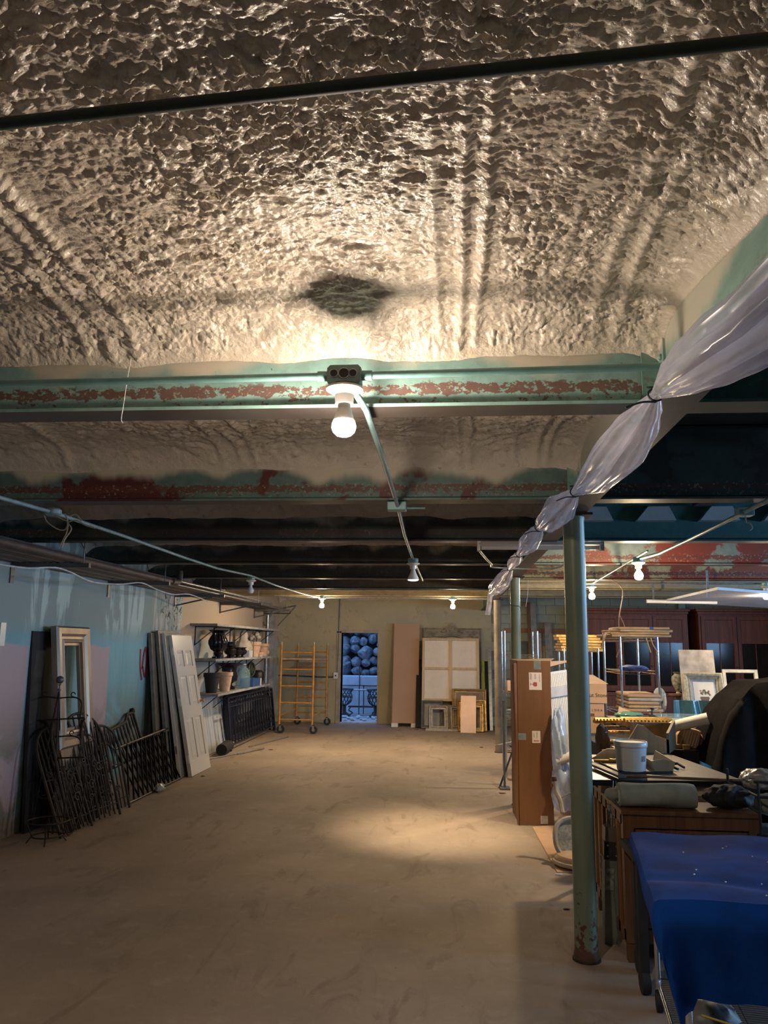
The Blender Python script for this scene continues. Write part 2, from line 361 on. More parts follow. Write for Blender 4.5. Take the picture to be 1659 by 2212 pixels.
def worley(x, y, s):
    ix = np.floor(x); iy = np.floor(y); F = np.full(x.shape, 9.); G = F.copy(); hh = np.zeros(x.shape)
    for dx in (-1, 0, 1):
        for dy in (-1, 0, 1):
            cx = ix+dx; cy = iy+dy; px = cx+h2(cx, cy, s); py = cy+h2(cx, cy, s+7); d = np.sqrt((x-px)**2+(y-py)**2)
            G = np.where(d < F, F, np.minimum(G, d)); hh = np.where(d < F, h2(cx, cy, s+3), hh); F = np.minimum(F, d)
    return F, G, hh
RIBS = [(-1.16, .020, .030), (-1.25, .017, .022), (-1.34, .02, .026), (-2.3, .03, .03), (-.035, .014, .016), (.045, .016, .024), (.105, .017, .026), (-.50, .012, .010), (-.62, .010, .008), (.36, .016, .014), (.50, .020, .022), (.57, .016, .02), (-3.2, .03, .03)]
def foam_h(x, y, seed, k=1.0):
    wx = x+.07*(fbm(x*7, y*8, seed+11, 2)-.5)+.014*(vn(x*41, y*47, seed+13)-.5); wy = y+.06*(fbm(x*8, y*7, seed+17, 2)-.5)+.012*(vn(x*39, y*53, seed+19)-.5)
    big = fbm(x*2.6, y*3.4, seed+1, 3); m = np.clip((fbm(x*1.6+5, y*1.8, seed+21, 2)-.38)*5, 0, 1); calm = np.clip((fbm(x*3.1+9, y*4, seed+31, 2)-.22)*2.6, .5, 1)
    amp = .8+.55*np.clip((1.75-y)/.9, 0, 1)                                                        # coarser towards the near end of the bay
    F, G, hh = worley(wx*19, wy*46, seed+2); l1 = np.clip(1-F*F*1.4, 0, 1)*(.25+.9*hh)                # flattened lobes, longer across the room
    F2, G2, h3 = worley(wx*33, wy*44, seed+5); l2 = np.clip(1-F2*F2*1.5, 0, 1)*(.3+h3)                # round popcorn
    F3, G3, h4 = worley(wx*62+3, wy*104, seed+8); l3 = np.clip(1-F3*F3*1.4, 0, 1)*(.35+h4)
    rd = 1-np.abs(2*fbm(wx*11, wy*42, seed+41, 3)-1)                                               # thin overlapping crests
    h = amp*calm*(.019*(l1*m+l2*(1-m))+.0115*l3+.014*rd**4)+.030*(big-.5)
    hole, _, hb = worley(wx*7, wy*15, seed+51); h = h-.014*np.clip(1-hole*2.4, 0, 1)**.6*(hb > .70)   # small torn hollows
    for (X, wd, am) in RIBS:
        xx = X+.03*(vn(y*2+X*7, y*0, 3)-.5); g = np.exp(-((x-xx)/wd)**2)
        ph = y*44+14*np.abs(x-xx)+fbm(x*6, y*9, 5, 2)*3; rip = np.abs(np.sin(pi*ph*.5)); h = h*(1-.45*g)+am*g*(.5+.5*rip)*(.75+.5*vn(y*9+X*31, y*0, 6))
    return h*k
def foam_bay(name, xs, ys, y0, y1, seed, x0=LX, x1=.74, zc=2.885, k=1.0, ze=2.715):
    X, Y = np.meshgrid(xs, ys)
    h = foam_h(X, Y, seed, k)
    def cove(t, a, wd): return a*np.exp(-np.clip(t, 0, 9)/wd)
    e = cove(Y-y0, zc-ze, .07)+cove(y1-Y, zc-ze, .085)+cove(X-x0, .10, .1)+cove(x1-X, .05, .05)+(np.clip((2.62-Y)/.9, 0, 1)*cove(x1-X, .13, .11) if seed == 100 else 0)
    att = np.clip(np.minimum(np.minimum(y1-Y, Y-y0), x1-X)/.05, .15, 1)
    Z = zc-h*att-e-.012*(fbm(X*5, Y*2, seed+61, 2)-.5)*4*np.exp(-np.clip(y1-Y, 0, 9)/.06)
    nx, ny = len(xs), len(ys)
    me = bpy.data.meshes.new(name); V = np.stack([X, Y, Z], -1).reshape(-1, 3).astype(np.float32)
    i = np.arange(nx*ny).reshape(ny, nx); q = np.stack([i[:-1, :-1], i[1:, :-1], i[1:, 1:], i[:-1, 1:]], -1).reshape(-1)
    me.vertices.add(nx*ny); me.vertices.foreach_set('co', V.reshape(-1)); nf = (nx-1)*(ny-1)
    me.loops.add(nf*4); me.loops.foreach_set('vertex_index', q.astype(np.int32)); me.polygons.add(nf)
    me.polygons.foreach_set('loop_start', np.arange(0, nf*4, 4, dtype=np.int32)); me.polygons.foreach_set('use_smooth', np.ones(nf, bool)); me.update(); me.validate()
    me.materials.append(M_foam); o = bpy.data.objects.new(name, me); COL.objects.link(o); o['kind'] = 'structure'; return o
BC = [2.66+1.752*i for i in range(7)]      # beam centre lines
ls = np.linspace
xs = np.concatenate([ls(LX+.01, -2.15, 70, endpoint=False), ls(-2.15, .745, 760)])
ys = np.concatenate([ls(-3.9, .55, 110, endpoint=False), ls(.55, BC[0]-.008, 560)])
foam_bay('ceiling', xs, ys, -4.0, BC[0], 100)
for i in range(6):
    a, b_ = BC[i], BC[i+1]; nx = (420, 260, 180, 160, 140, 140)[i]; ny = (130, 60, 40, 30, 30, 30)[i]
    foam_bay('ceiling', ls(LX+.01, .745, nx), ls(a+.008, b_-.008, ny), a, b_, 200+i*40)
foam_bay('ceiling', ls(LX+.01, .92, 120), ls(BC[6]+.008, WY-.005, 50), BC[6], WY, 900)
# ------------------------------------------------------------------ steel beams
TEAL = (.15, .33, .28); TEALD = (.055, .12, .11); RUST = (.13, .025, .018)
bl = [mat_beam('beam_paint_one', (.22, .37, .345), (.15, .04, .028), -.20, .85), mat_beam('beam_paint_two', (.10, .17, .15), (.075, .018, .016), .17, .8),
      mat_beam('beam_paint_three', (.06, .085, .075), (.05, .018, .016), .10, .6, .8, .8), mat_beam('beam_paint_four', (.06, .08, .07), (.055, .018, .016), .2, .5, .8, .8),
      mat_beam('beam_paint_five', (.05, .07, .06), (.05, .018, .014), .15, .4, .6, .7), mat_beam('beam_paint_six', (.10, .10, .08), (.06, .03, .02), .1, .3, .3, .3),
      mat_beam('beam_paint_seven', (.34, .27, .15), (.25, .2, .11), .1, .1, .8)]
br = [mat_beam('beam_paint_right_one', (.06, .16, .15), RUST, .0, .3, 0), mat_beam('beam_paint_right_two', (.05, .07, .065), (.03, .018, .014), .2, .8, 0, .5),
      mat_beam('beam_paint_right_three', (.045, .15, .155), (.04, .12, .13), .1, .05, 0), mat_beam('beam_paint_right_four', (.17, .22, .21), (.16, .03, .018), .24, .9, 0),
      mat_beam('beam_paint_right_five', (.50, .40, .20), (.24, .055, .02), .34, .9, 0), mat_beam('beam_paint_right_six', (.34, .30, .19), (.28, .24, .15), .1, .1, 0),
      mat_beam('beam_paint_right_seven', (.34, .30, .19), (.28, .24, .15), .1, .1, 0)]
lab = ['pale teal steel beam flaking rust along its lip, behind the bright front bulb', 'teal and maroon steel beam, next one behind the bright bulb beam',
       'dark sooty steel beam with green paint, third ceiling beam from the camera on the left side', 'black-stained maroon steel beam, fourth from the camera on the left side',
       'dark steel beam above the hanging reflector bulb, fifth on the left side', 'grey brown steel beam carrying a thin conduit, sixth on the left side', 'beige painted steel beam carrying the two far bulbs']
labr = ['dark teal steel beam right of the girder, nearest the camera', 'nearly black steel beam right of the girder with mottled green paint', 'smooth deep teal steel beam right of the pillars, above the fluorescent tube',
        'grey and rust-red steel beam right of the pillars', 'cream and orange peeling steel beam lit by the right-hand bulbs', 'olive steel beam behind the peeling orange one', 'farthest steel beam above the red cabinets']
def ibeam(lbl, m, x0, x1, Y, seed, bracket=False):
    t = thing('steel_beam', lbl, 'beam', ((x0+x1)/2, Y, 2.53), group='ceiling cross beams')
    L = (x1-x0)/2
    obj('web', B().box(-L, L, -.006, .006, .02, .42), m, t, smooth=False)
    obj('bottom_flange', B().prism([(-.065, 0), (.065, 0), (.065, .012), (.012, .03), (-.012, .03), (-.065, .012)], -L, L, 'x'), m, t, smooth=False)
    obj('top_flange', B().box(-L, L, -.065, .065, .405, .42), m, t, smooth=False)
    return t
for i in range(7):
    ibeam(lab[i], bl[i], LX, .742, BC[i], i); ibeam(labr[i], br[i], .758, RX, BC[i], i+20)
# girder over the pillars
t = thing('steel_girder', 'long pale teal steel girder running over the green pillars', 'girder', (.75, 6.7, 2.50))
gm = mat_beam('girder_paint', (.17, .30, .26), (.12, .05, .035), -.12, .3, .75)
obj('web', B().box(-.007, .007, -10.6, 10.7, .02, .46), gm, t, smooth=False)
obj('bottom_flange', B().prism([(-.065, 0), (.065, 0), (.065, .014), (.014, .03), (-.014, .03), (-.065, .014)], -10.6, 10.7, 'z').xf(Matrix(((1,0,0,0),(0,0,1,0),(0,1,0,0),(0,0,0,1)))), gm, t, smooth=False)
for i in range(7):
    y = BC[i]-6.7
    for s in (-1, 1):
        obj('angle_bracket', B().box(-.04-.003*0, -.007, y+s*.035-.004, y+s*.035+.004, .06, .34) if 0 else B().box(-.075, -.007, y+s*.012-.004, y+s*.012+.004, .05, .35).box(-.016, -.007, y+s*.012, y+s*.075, .05, .35), gm, t, smooth=False)
    for zz in (.11, .2, .29):
        obj('bolt', B().ell((-.018, y-.05, zz), .012, 6, 4), gm, t)
# right hand deck: longitudinal member and corrugated pans
for x, lb in ((1.95, 'dark timber joist running lengthwise under the right-hand deck'), (3.3, 'second dark joist under the right-hand deck, farther right')):
    for i in range(2): single('deck_joist', B().box(x-.06, x+.06, BC[i]+.07, BC[i+1]-.07, 2.80, 2.958), M_dark, lb+(' in the first bay' if i == 0 else ' in the second bay'), 'joist', 'right-hand deck joists', smooth=False)
pan = mat('pale_deck_pan', (.42, .46, .48), .5, var=.1)
for i in range(8):
    x = 1.15+i*.48
    single('deck_pan', B().prism([(x-.17, 2.69), (x+.13, 2.69), (x+.08, 2.80), (x-.08, 2.80)], BC[2]-.09, BC[2]-.002, 'y'), pan, ('leftmost', 'second from left', 'third from left', 'fourth from left', 'fifth from left', 'sixth from left', 'seventh from left', 'rightmost')[i]+' pale trapezoid deck pan end above the deep teal beam', 'panel', 'pale pan ends over the teal beam', smooth=False)
# pillars
prf = [(.070, 0), (.070, .03), (.0635, .05), (.0635, 2.46), (.067, 2.47), (.067, 2.5)]
kg = NT('pillar_paint'); P = kg.pos(); Z = kg.sep(P)[2]; n = kg.noise(P, 30, 5, .6); n1 = kg.noise(kg.scale(P, (1, 1, .5)), 5, 4)
c = kg.mix(kg.ss(n1, .35, .65), (.175, .20, .13), (.135, .16, .105))
c = kg.mix(kg.ss(kg.math('ADD', n, kg.mul(kg.ss(Z, .45, .0), .2)), .70, .715), c, (.09, .03, .02)); c = kg.mix(kg.ss(kg.math('ADD', n1, kg.mul(kg.ss(Z, .16, .0), .5)), .72, .80), c, (.10, .045, .03))
kg.col(c); kg.set(rough=.36); kg.bump(n, .15, .003)
for (x, y, lb, R_) in ((.75, 4.70, 'round green steel pillar nearest the camera, rusted at its foot', 1), (.745, 8.93, 'slimmer-looking green steel pillar beside the tall cardboard box', .88), (.80, 13.2, 'brownish far pillar under the end of the plastic roll', 1)):
    t = thing('pillar', lb, 'pillar', (x, y, 0), group='steel pillars')
    obj('shaft', B().lathe((0, 0, 0), [(r*R_, z) for r, z in prf], 32), kg.m if y < 12 else mat('brown_pillar_paint', (.17, .13, .09), .6), t)
    obj('foot_plate', B().lathe((0, 0, 0), [(.078, 0), (.076, .010)], 24), M_rustiron, t, smooth=False)
    obj('cap_plate', B().box(-.10, .10, -.10, .10, 2.485, 2.5), M_rustiron, t, smooth=False)
tg = PY(1252, 2060, 4.62); 
# ------------------------------------------------------------------ lamps
E_hot = mat_emit('lit_bulb', (1, .83, .65), 1000); E_far = mat_emit('lit_far_bulb', (1, .77, .48), 1150); E_dim = mat_emit('reflector_face', (1, .9, .75), 3.0)
M_bulbn = mat('bulb_neck', (.8, .76, .7), .3, bump=0)
def flood(loc, e, size=150, rot=(0, 0, 0), blend=1, col=(1, .78, .50)):      # the downward flood of a reflector bulb, starting at its face
    l = bpy.data.lights.new('bulb_flood', 'SPOT'); l.energy = e; l.color = col; l.spot_size = radians(size); l.spot_blend = blend; l.shadow_soft_size = .045
    o = bpy.data.objects.new('bulb_flood', l); o.location = loc; o.rotation_euler = rot; COL.objects.link(o)
def lampholder(t, z=0):
    obj('ceramic_base', B().lathe((0, 0, z), [(.03, -.052), (.032, -.022), (.048, -.012), (.061, -.004), (.061, .003), (.048, .008)], 28), M_white, t)
def bulb_b(z): return B().lathe((0, 0, z), [(.012, -.104), (.026, -.100), (.036, -.086), (.039, -.068), (.034, -.050), (.022, -.030)], 24)
def lamp(lbl, loc, em, kind='lit', grp=None):
    t = thing('bare_bulb_lamp', lbl, 'lamp', loc, group=grp or 'bare ceiling lamps')
    obj('junction_box', B().lathe((0, 0, 0), [(.042, .008), (.045, .02), (.045, .045), (.04, .05)], 20), M_pipe, t); lampholder(t)
    obj('bulb_neck', B().lathe((0, 0, -.052), [(.018, -.034), (.0175, 0)], 16), M_bulbn, t)
    obj('bulb', bulb_b(-.052), em, t)
    if em is E_far: flood((loc[0], loc[1], loc[2]-.21), 130 if loc[1] > 12 else 90)
    return t
# the bright front lamp with its three-hole box
LY = 2.40
p = PY(745, 812, LY); FX = p.x; FZ = p.z
t = thing('bare_bulb_lamp', 'bright glowing bulb in a ceramic holder under a grey three-hole box on the front beam', 'lamp', (FX, LY, FZ-.045), group='bare ceiling lamps')
bx = B().prism([(-.056, .02), (-.056, .065), (-.046, .075), (.046, .075), (.056, .065), (.056, .02), (.05, .012), (-.05, .012)], -.026, .026, 'y')
obj('junction_box', bx, mat('grey_green_box', (.18, .28, .27), .4, .2, bump=0), t, smooth=False, bev=.003)
for i, x in enumerate((-.033, 0, .030)):
    r = (.012, .016, .012)[i]
    obj('knockout_hole', B().cyl((x, -.0272, .045), (x, -.0262, .045), r, n=20), M_rub, t)
    obj('hole_rim', B().tube([(x+(r+.0015)*cos(a*pi/10), -.027, .045+(r+.0015)*sin(a*pi/10)) for a in range(20)], .0018, 6, closed=True), M_galv, t)
lampholder(t); obj('bulb_neck', B().lathe((0, 0, -.052), [(.022, -.02), (.02, 0)], 20), M_bulbn, t)
obj('bulb_collar', B().lathe((0, 0, -.052), [(.034, -.056), (.030, -.04), (.024, -.018)], 28), M_bulbn, t)
obj('bulb', B().lathe((0, 0, -.052), [(.008, -.110), (.024, -.105), (.035, -.094), (.0395, -.080), (.0385, -.068), (.034, -.056)], 28), E_hot, t)
flood((FX, LY, FZ-.25), 16)
obj('cover_gap', B().lathe((0, 0, .003), [(.046, 0), (.044, .010)], 20), M_rub, t)
# reflector lamp throwing the pool on the floor
t = thing('reflector_lamp', 'white reflector bulb hanging from the middle conduit, its face glowing downward', 'lamp', (-.34, 7.15, 2.46), group='bare ceiling lamps')
obj('junction_box', B().lathe((0, 0, 0), [(.042, .008), (.048, .02), (.048, .045), (.04, .05)], 20), M_pipe, t); lampholder(t)
obj('reflector', B().lathe((0, 0, -.052), [(.052, -.10), (.052, -.085), (.03, -.04), (.018, 0)], 24), mat('pearl_reflector', (.8, .78, .72), .25, bump=0), t)
obj('lens', B().lathe((0, 0, -.052), [(.02, -.112), (.045, -.107), (.052, -.1005)], 24), E_dim, t)
flood((-.34, 7.15, 2.27), 330, 60, (radians(12), radians(-6), 0)); flood((-.34, 7.15, 2.27), 30, 150)
lamp('glowing bulb on the far wall left of the doorway', (-2.17, 13.02, 2.48), E_far)
lamp('glowing bulb on the far beam above the stretched canvas', (.05, 13.02, 2.48), E_far)
lamp('glowing bulb over the chrome rack, larger of the two beside the near pillar', (1.70, 7.1, 2.47), E_far)
lamp('glowing bulb right of the near pillar, smaller and lower of that pair', (1.80, 10.0, 2.47), E_far)
lamp('glowing bulb at the right edge above the hanging board', (3.86, 9.8, 2.47), E_far)
lamp('unlit clear bulb on the left conduit before the far wall', (-2.40, 9.15, 2.46), mat('unlit_bulb_glass', (.75, .75, .72), .1, bump=0))
# ------------------------------------------------------------------ conduits, wires
def conduit(lbl, pts, r, m, name='conduit', cat='conduit', grp='ceiling conduits', n=10, boxes=()):
    t = thing(name, lbl, cat, pts[0], group=grp)
    obj('tube', B().tube(pts, r, n), m, t, world=True)
    for q in boxes: obj('coupling', B().cyl(Vector(q[0]), Vector(q[1]), r*1.35, n=12), m, t, world=True)
    return t
zt = FZ
conduit('pale teal conduit crossing in front of the rusty front beam', [(LX, LY+.02, zt-.015), (-1.7, LY+.005, zt-.006), (FX-.05, LY, zt)], .0125, M_pipe, boxes=[((FX-.09, LY, zt), (FX-.05, LY, zt))])
conduit('pale teal conduit running right from the front lamp to the girder', [(FX+.05, LY, zt), (.2, LY, zt+.006), (.66, LY, zt+.012), (.74, LY, zt+.012)], .0125, M_pipe, boxes=[((FX+.05, LY, zt), (FX+.09, LY, zt))])
q = PY(768, 850, LY+.02)
conduit('grey conduit running lengthwise from the front lamp down the middle', [(FX+.045, LY+.02, zt-.005), tuple(q), (-.288, 2.56, 2.508), (-.29, 3.3, 2.505), (-.30, 4.4, 2.50), (-.33, 5.6, 2.505), (-.34, 7.1, 2.50), (-.34, 9.0, 2.51), (-.34, 9.6, 2.51)], .0115, M_pipe2)
single('junction_box', B().box(-.36, -.25, 4.36, 4.44, 2.475, 2.525).box(-.25, -.14, 4.39, 4.41, 2.485, 2.495), M_pipe, 'small green junction box halfway along the middle conduit', 'junction box', smooth=False, bev=.004)
LC = [PZ(x, y, 2.5) for x, y in ((-60, 1052), (0, 1075), (115, 1107), (265, 1157), (400, 1205), (470, 1228), (540, 1243))]
conduit('pale blue conduit on the left running over the pipe rack', LC+[Vector((-2.38, 10.4, 2.5)), Vector((-2.3, 12.0, 2.49)), Vector((-2.2, 13.0, 2.5))], .0125, M_pipe2)
tj = LC[2]
t = thing('junction_box', 'pale blue junction box with loose dangling cables on the left conduit', 'junction box', tuple(tj))
obj('box', B().lathe((0, 0, -.02), [(.04, 0), (.05, .01), (.05, .035), (.04, .045)], 16), M_pipe2, t)
M_wire = mat('dusty_cable', (.34, .30, .25), .6); M_wirew = mat('white_cable', (.62, .62, .60), .5, bump=0)
def bez(pts, n=8):
    P_ = [Vector(p) for p in pts]; out = []
    for i in range(len(P_)-1):
        a = P_[max(i-1, 0)]; b_ = P_[i]; c_ = P_[i+1]; d_ = P_[min(i+2, len(P_)-1)]
        for j in range(n):
            u = j/n; out.append(.5*((2*b_)+(c_-a)*u+(2*a-5*b_+4*c_-d_)*u*u+(3*b_-a-3*c_+d_)*u**3))
    return out+[P_[-1]]
def pxs(l, Y): return [PY(x, y, Y) for x, y in l]
for l_ in ([(95, 1100), (100, 1125), (125, 1143), (142, 1143), (146, 1125), (140, 1110)], [(112, 1110), (135, 1122), (146, 1128), (144, 1150), (132, 1175), (127, 1184)], [(146, 1130), (154, 1143), (140, 1165), (134, 1182)], [(146, 1128), (165, 1124), (185, 1135), (205, 1141)], [(150, 1115), (165, 1112), (176, 1126)]):
    obj('dangling_cable', B().tube(bez(pxs(l_, tj.y)), .0042, 6), M_wire, t, world=True)
conduit('thin conduit crossing beneath the sixth beam', [(LX, 11.38, 2.515), (-1.5, 11.38, 2.515), (.65, 11.38, 2.52)], .009, M_galv, n=8)
conduit('pair of thin conduits carrying the two far bulbs', [(-3.0, 13.04, 2.52), (-2.2, 13.04, 2.50), (.05, 13.04, 2.50), (.7, 13.04, 2.49)], .012, M_galv, n=8)
c_ = [PZ(1700, 1062, 2.52), PZ(1640, 1090, 2.5), PZ(1500, 1160, 2.5), PZ(1425, 1195, 2.5), Vector((1.70, 7.1, 2.5))]
conduit('pale conduit slanting down to the larger right-hand bulb', c_, .013, M_pipe2)
conduit('thin pale conduit slanting on to the smaller right-hand bulb', [Vector((1.66, 6.6, 2.515)), Vector((1.74, 8.5, 2.51)), Vector((1.80, 10.0, 2.51))], .009, M_galv)
t = thing('junction_box', 'grey junction box with hanging wires at the upper right edge', 'junction box', tuple(PZ(1608, 1108, 2.5)))
obj('box', B().box(-.045, .045, -.04, .04, -.02, .03), M_pipe2, t, smooth=False, bev=.004)
obj('dangling_cable', B().tube(bez(pxs([(1610, 1112), (1612, 1128), (1620, 1130), (1625, 1140), (1620, 1146)], PZ(1608, 1108, 2.5).y)), .0035, 6), M_wire, t, world=True)
conduit('conduit crossing above the right-hand bulbs', [(.85, 9.9, 2.505), (3.86, 9.9, 2.515), (6, 9.9, 2.515)], .011, M_galv)
# ceiling pipe close to the camera
a = PZ(-30, 271, 2.77); b_ = PZ(1659, 86, 2.77); d = b_-a
single('ceiling_pipe', B().tube([a-d*.9, a, b_, b_+d*.06], .0125, 14), mat('dark_green_pipe', (.025, .042, .036), .6), 'dark green pipe slanting across the foam nearest the camera', 'pipe')
# strings and loose wires
single('hanging_string', B().tube(bez([PY(283, 775, 2.56), PY(275, 820, 2.54), PY(266, 880, 2.54), PY(262, 905, 2.54), PY(265, 914, 2.54)]), .0016, 6), M_wirew, 'thin white string dangling over the left end of the front beam', 'string')
for pts_, lb in (([(1240, 1255), (1245, 1300), (1241, 1345)], 'thin wire hanging beside the near pillar'),):
    pass
single('hanging_wire', B().tube(bez(pxs([(1322, 1252), (1345, 1275), (1338, 1330), (1337, 1350), (1341, 1390), (1332, 1420)], 9.6)+[]), .006, 6), mat('copper_coloured_wire', (.35, .17, .08), .5), 'brown wire hanging in front of the red cabinets', 'wire')
single('hanging_wire', B().tube(bez(pxs([(1338, 1328), (1346, 1345), (1351, 1358)], 9.6)), .005, 6), MC['copper_coloured_wire'], 'short branch of brown wire above the wrapped parcels', 'wire')
single('hanging_wire', B().tube(bez([PY(1141, 1248, BC[4]), PY(1140, 1280, BC[4]), PY(1136, 1310, BC[4])]), .003, 6), M_wirew, 'thin pale wire hanging between the two nearer pillars', 'wire')
single('hanging_wire', B().tube(bez(pxs([(1097, 1270), (1097, 1300), (1108, 1308), (1122, 1310), (1125, 1322)], 8.86)), .003, 6), M_rub, 'thin dark wire looped against the middle green pillar', 'wire')
single('cable_loop', B().tube(bez(pxs([(1512, 742), (1498, 742), (1480, 758), (1476, 775), (1482, 785), (1505, 760)], 2.33)), .0035, 6), mat('ivory_cable', (.5, .42, .28), .5), 'ivory cable loop on the girder behind the plastic roll', 'cable')
conduit('bent white conduit under the fluorescent fixture', bez([PZ(1036, 1190, 2.46), PZ(1060, 1217, 2.45), PZ(1075, 1226, 2.45), PZ(1200, 1227, 2.45), PZ(1228, 1200, 2.46)]), .010, M_galv)
# fluorescent fixture
p = PY(1034, 1183, 5.95); q = PY(1300, 1186, 5.95)
t = thing('fluorescent_fixture', 'long unlit white fluorescent fixture crossing between the pillars', 'light fixture', ((p.x+q.x)/2, 5.95, p.z)); L = (q.x-p.x)/2
obj('housing', B().prism([(-.05, .02), (-.03, .045), (.03, .045), (.05, .02)], -L, L, 'x'), M_wpaint, t, smooth=False)
obj('tube', B().cyl((-L+.02, 0, 0), (L-.02, 0, 0), .016, n=14), M_white, t)
for s in (-1, 1): obj('end_cap', B().box(s*L-.012, s*L+.012, -.04, .04, -.025, .046), M_galv, t, smooth=False)
# ------------------------------------------------------------------ plastic roll tied under the girder
# centre line and half widths read along the girder's underside; the roll hangs just below z = 2.5
CL = [(1900, 480, 90), (1659, 683, 74), (1590, 728, 70), (1530, 770, 60), (1470, 812, 42), (1416, 853, 9), (1400, 885, 26), (1370, 930, 42), (1335, 980, 46), (1290, 1032, 34), (1243, 1063, 8), (1228, 1082, 20), (1208, 1102, 31), (1185, 1124, 24), (1165, 1139, 7), (1155, 1155, 17), (1143, 1172, 19), (1130, 1188, 12), (1122, 1196, 5), (1115, 1208, 12), (1106, 1218, 10), (1102, 1226, 5), (1094, 1243, 13), (1080, 1262, 17), (1070, 1272, 14), (1062, 1277, 6)]
ks = []; ties = []
for i, (x, y, hw_) in enumerate(CL):
    r_ = .05
    for _ in range(6): q = PZ(x, y, 2.495-r_*.95); r_ = hw_*(q-C0).length/FPX
    ks.append((q, r_)); 
    if hw_ < 10 and i < len(CL)-1: ties.append(q)
kk = []
for i in range(len(ks)-1):
    a, b_ = ks[i], ks[i+1]
    for j in range(5):
        u = j/5; kk.append((a[0].lerp(b_[0], u), a[1]+(b_[1]-a[1])*(u*u*(3-2*u) if min(a[1], b_[1]) > .03 else u)))
kk.append(ks[-1])
rings = []
for p_, r in kk:
    ring = []; y = p_.y
    for j in range(64):
        a = 2*pi*j/64; pl = 1+.085*sin(7*a+y*1.3)+.035*sin(15*a-y*2.1+1)+.07*sin(4*a+y*3)+.012*sin(27*a+y)
        ring.append((p_.x+r*pl*cos(a), y+.3*r*sin(a), p_.z+r*pl*sin(a)))
    rings.append(ring)
t = thing('rolled_plastic_sheeting', 'translucent plastic sheeting gathered and tied in swags below the girder', 'plastic sheet', (.66, .4, 2.3))
obj('roll', B().rings(rings), M_plast, t, world=True)
e_ = ks[-1][0]; f_ = (e_-C0).length/FPX
tl = bez([e_, e_+Vector((-3*f_, .05, -8*f_)), e_+Vector((-5*f_, .05, -28*f_)), e_+Vector((-9*f_, .05, -50*f_))], 6)
obj('loose_tail', B().rings([[(p.x+5*f_*cos(2*pi*j/20)*(1+.2*sin(6*pi*j/20)), p.y+.03*sin(2*pi*j/20), p.z) for j in range(20)] for p in tl], cap=True), M_plast, t, world=True)
for q in ties:
    k_ = .018+.002*q.y
    obj('tie', B().tube([(q.x+k_*cos(a), q.y+.01*sin(a), q.z+k_*sin(a)) for a in np.linspace(0, 6.28, 13)[:-1]], .0035, 6, closed=True).tube(bez([(q.x-k_*.5, q.y, q.z+k_), (q.x-.02, q.y+.01, 2.51), (.695, q.y+.02, 2.515)]), .003, 6).tube(bez([(q.x, q.y, q.z-k_), (q.x-.05, q.y-.02, q.z-.03), (q.x-.10, q.y-.03, q.z-.05)]), .0035, 6), M_rub, t, world=True)
# ------------------------------------------------------------------ pipe rack on the left wall
RB = [4.4, 6.55, 8.53, 10.7, 12.88, 15.2]
for i, y in enumerate(RB):
    t = thing('wall_bracket', 'grey angle-iron bracket under the pipe rack, number %s along the left wall' % ['one', 'two', 'three', 'four', 'five', 'six'][i] if 0 else
              ['steel bracket holding up the near end of the pipe rack', 'steel bracket under the rack above the near pink wall patch', 'steel bracket under the rack above the tall metallic frame', 'steel bracket under the rack above the leaning doors', 'steel bracket under the rack above the wall shelves', 'last steel bracket under the rack toward the far corner'][i], 'bracket', (LX, y, 2.33), group='pipe rack brackets')
    obj('arm', B().box(0, .72, -.02, .02, .02, .06), M_grey, t, smooth=False)
    obj('wall_plate', B().box(0, .012, -.03, .03, -.12, .12), M_grey, t, smooth=False)
    obj('hanger_rod', B().cyl((.66, 0, .06), (.66, 0, .62), .006, n=8), M_grey, t)
    if i >= 3: obj('brace', B().bar((.02, 0, -.10), (.55, 0, .02), .02, .02), M_grey, t, smooth=False)
pl = ['grey steel pipe at the wall side of the rack', 'grey steel pipe second from the wall on the rack', 'thin grey pipe third from the wall on the rack', 'thick dark pipe in the middle of the rack', 'pale grey pipe in the middle of the rack', 'thin pipe in front of the middle pale pipe on the rack', 'dark pipe toward the front of the rack', 'pale pipe near the front of the rack', 'brown pipe near the front edge of the rack', 'thick brown drain pipe with an upturned elbow on the front of the rack', 'thin top pipe stacked on the rack', 'second thin pipe stacked on top of the rack', 'third pipe stacked on the middle of the rack', 'topmost pale pipe on the rack']
rn = random.Random(4); ppm = [M_grey, mat('pale_steel_pipe', (.26, .26, .27), .4, .6), M_grey, mat('brown_cast_pipe', (.07, .05, .045), .6)]
for i in range(14):
    r = [.022, .022, .014, .03, .024, .014, .022, .024, .02, .034, .014, .014, .02, .022][i]
    x = LX+.05+i*.062 if i < 10 else LX+.18+(i-10)*.11; z = 2.39+r if i < 10 else 2.445+r
    y0 = 2.6+rn.uniform(0, 1.2); y1 = [15.6, 13.5, 16.2, 12.9, 14.6, 16.4, 13.2, 15.8, 14.2, 9.1, 11.5, 16, 13.1, 14.5][i]
    t = thing('steel_pipe', pl[i], 'pipe', (x, y0, z), group='pipes on the rack')
    m = ppm[i % 3] if i != 9 else ppm[3]
    bb = B().cyl((x, y0, z), (x+rn.uniform(-.02, .02), y1, z), r, n=12); obj('tube', bb, m, t, world=True)
    obj('bore', B().cyl((x, y0-.001, z), (x, y0+.001, z), r*.75, n=12), M_rub, t, world=True)
    if i == 9: obj('elbow', B().tube(bez([(x, 8.9, z), (x, 9.1, z+.01), (x, 9.16, z+.06), (x, 9.16, z+.15)]), r, 12), m, t, world=True); 
    if i in (3, 7, 1, 4): obj('coupling', B().cyl((x, 6.0+i*.7, z), (x, 6.08+i*.7, z), r*1.25, n=12), m, t, world=True)
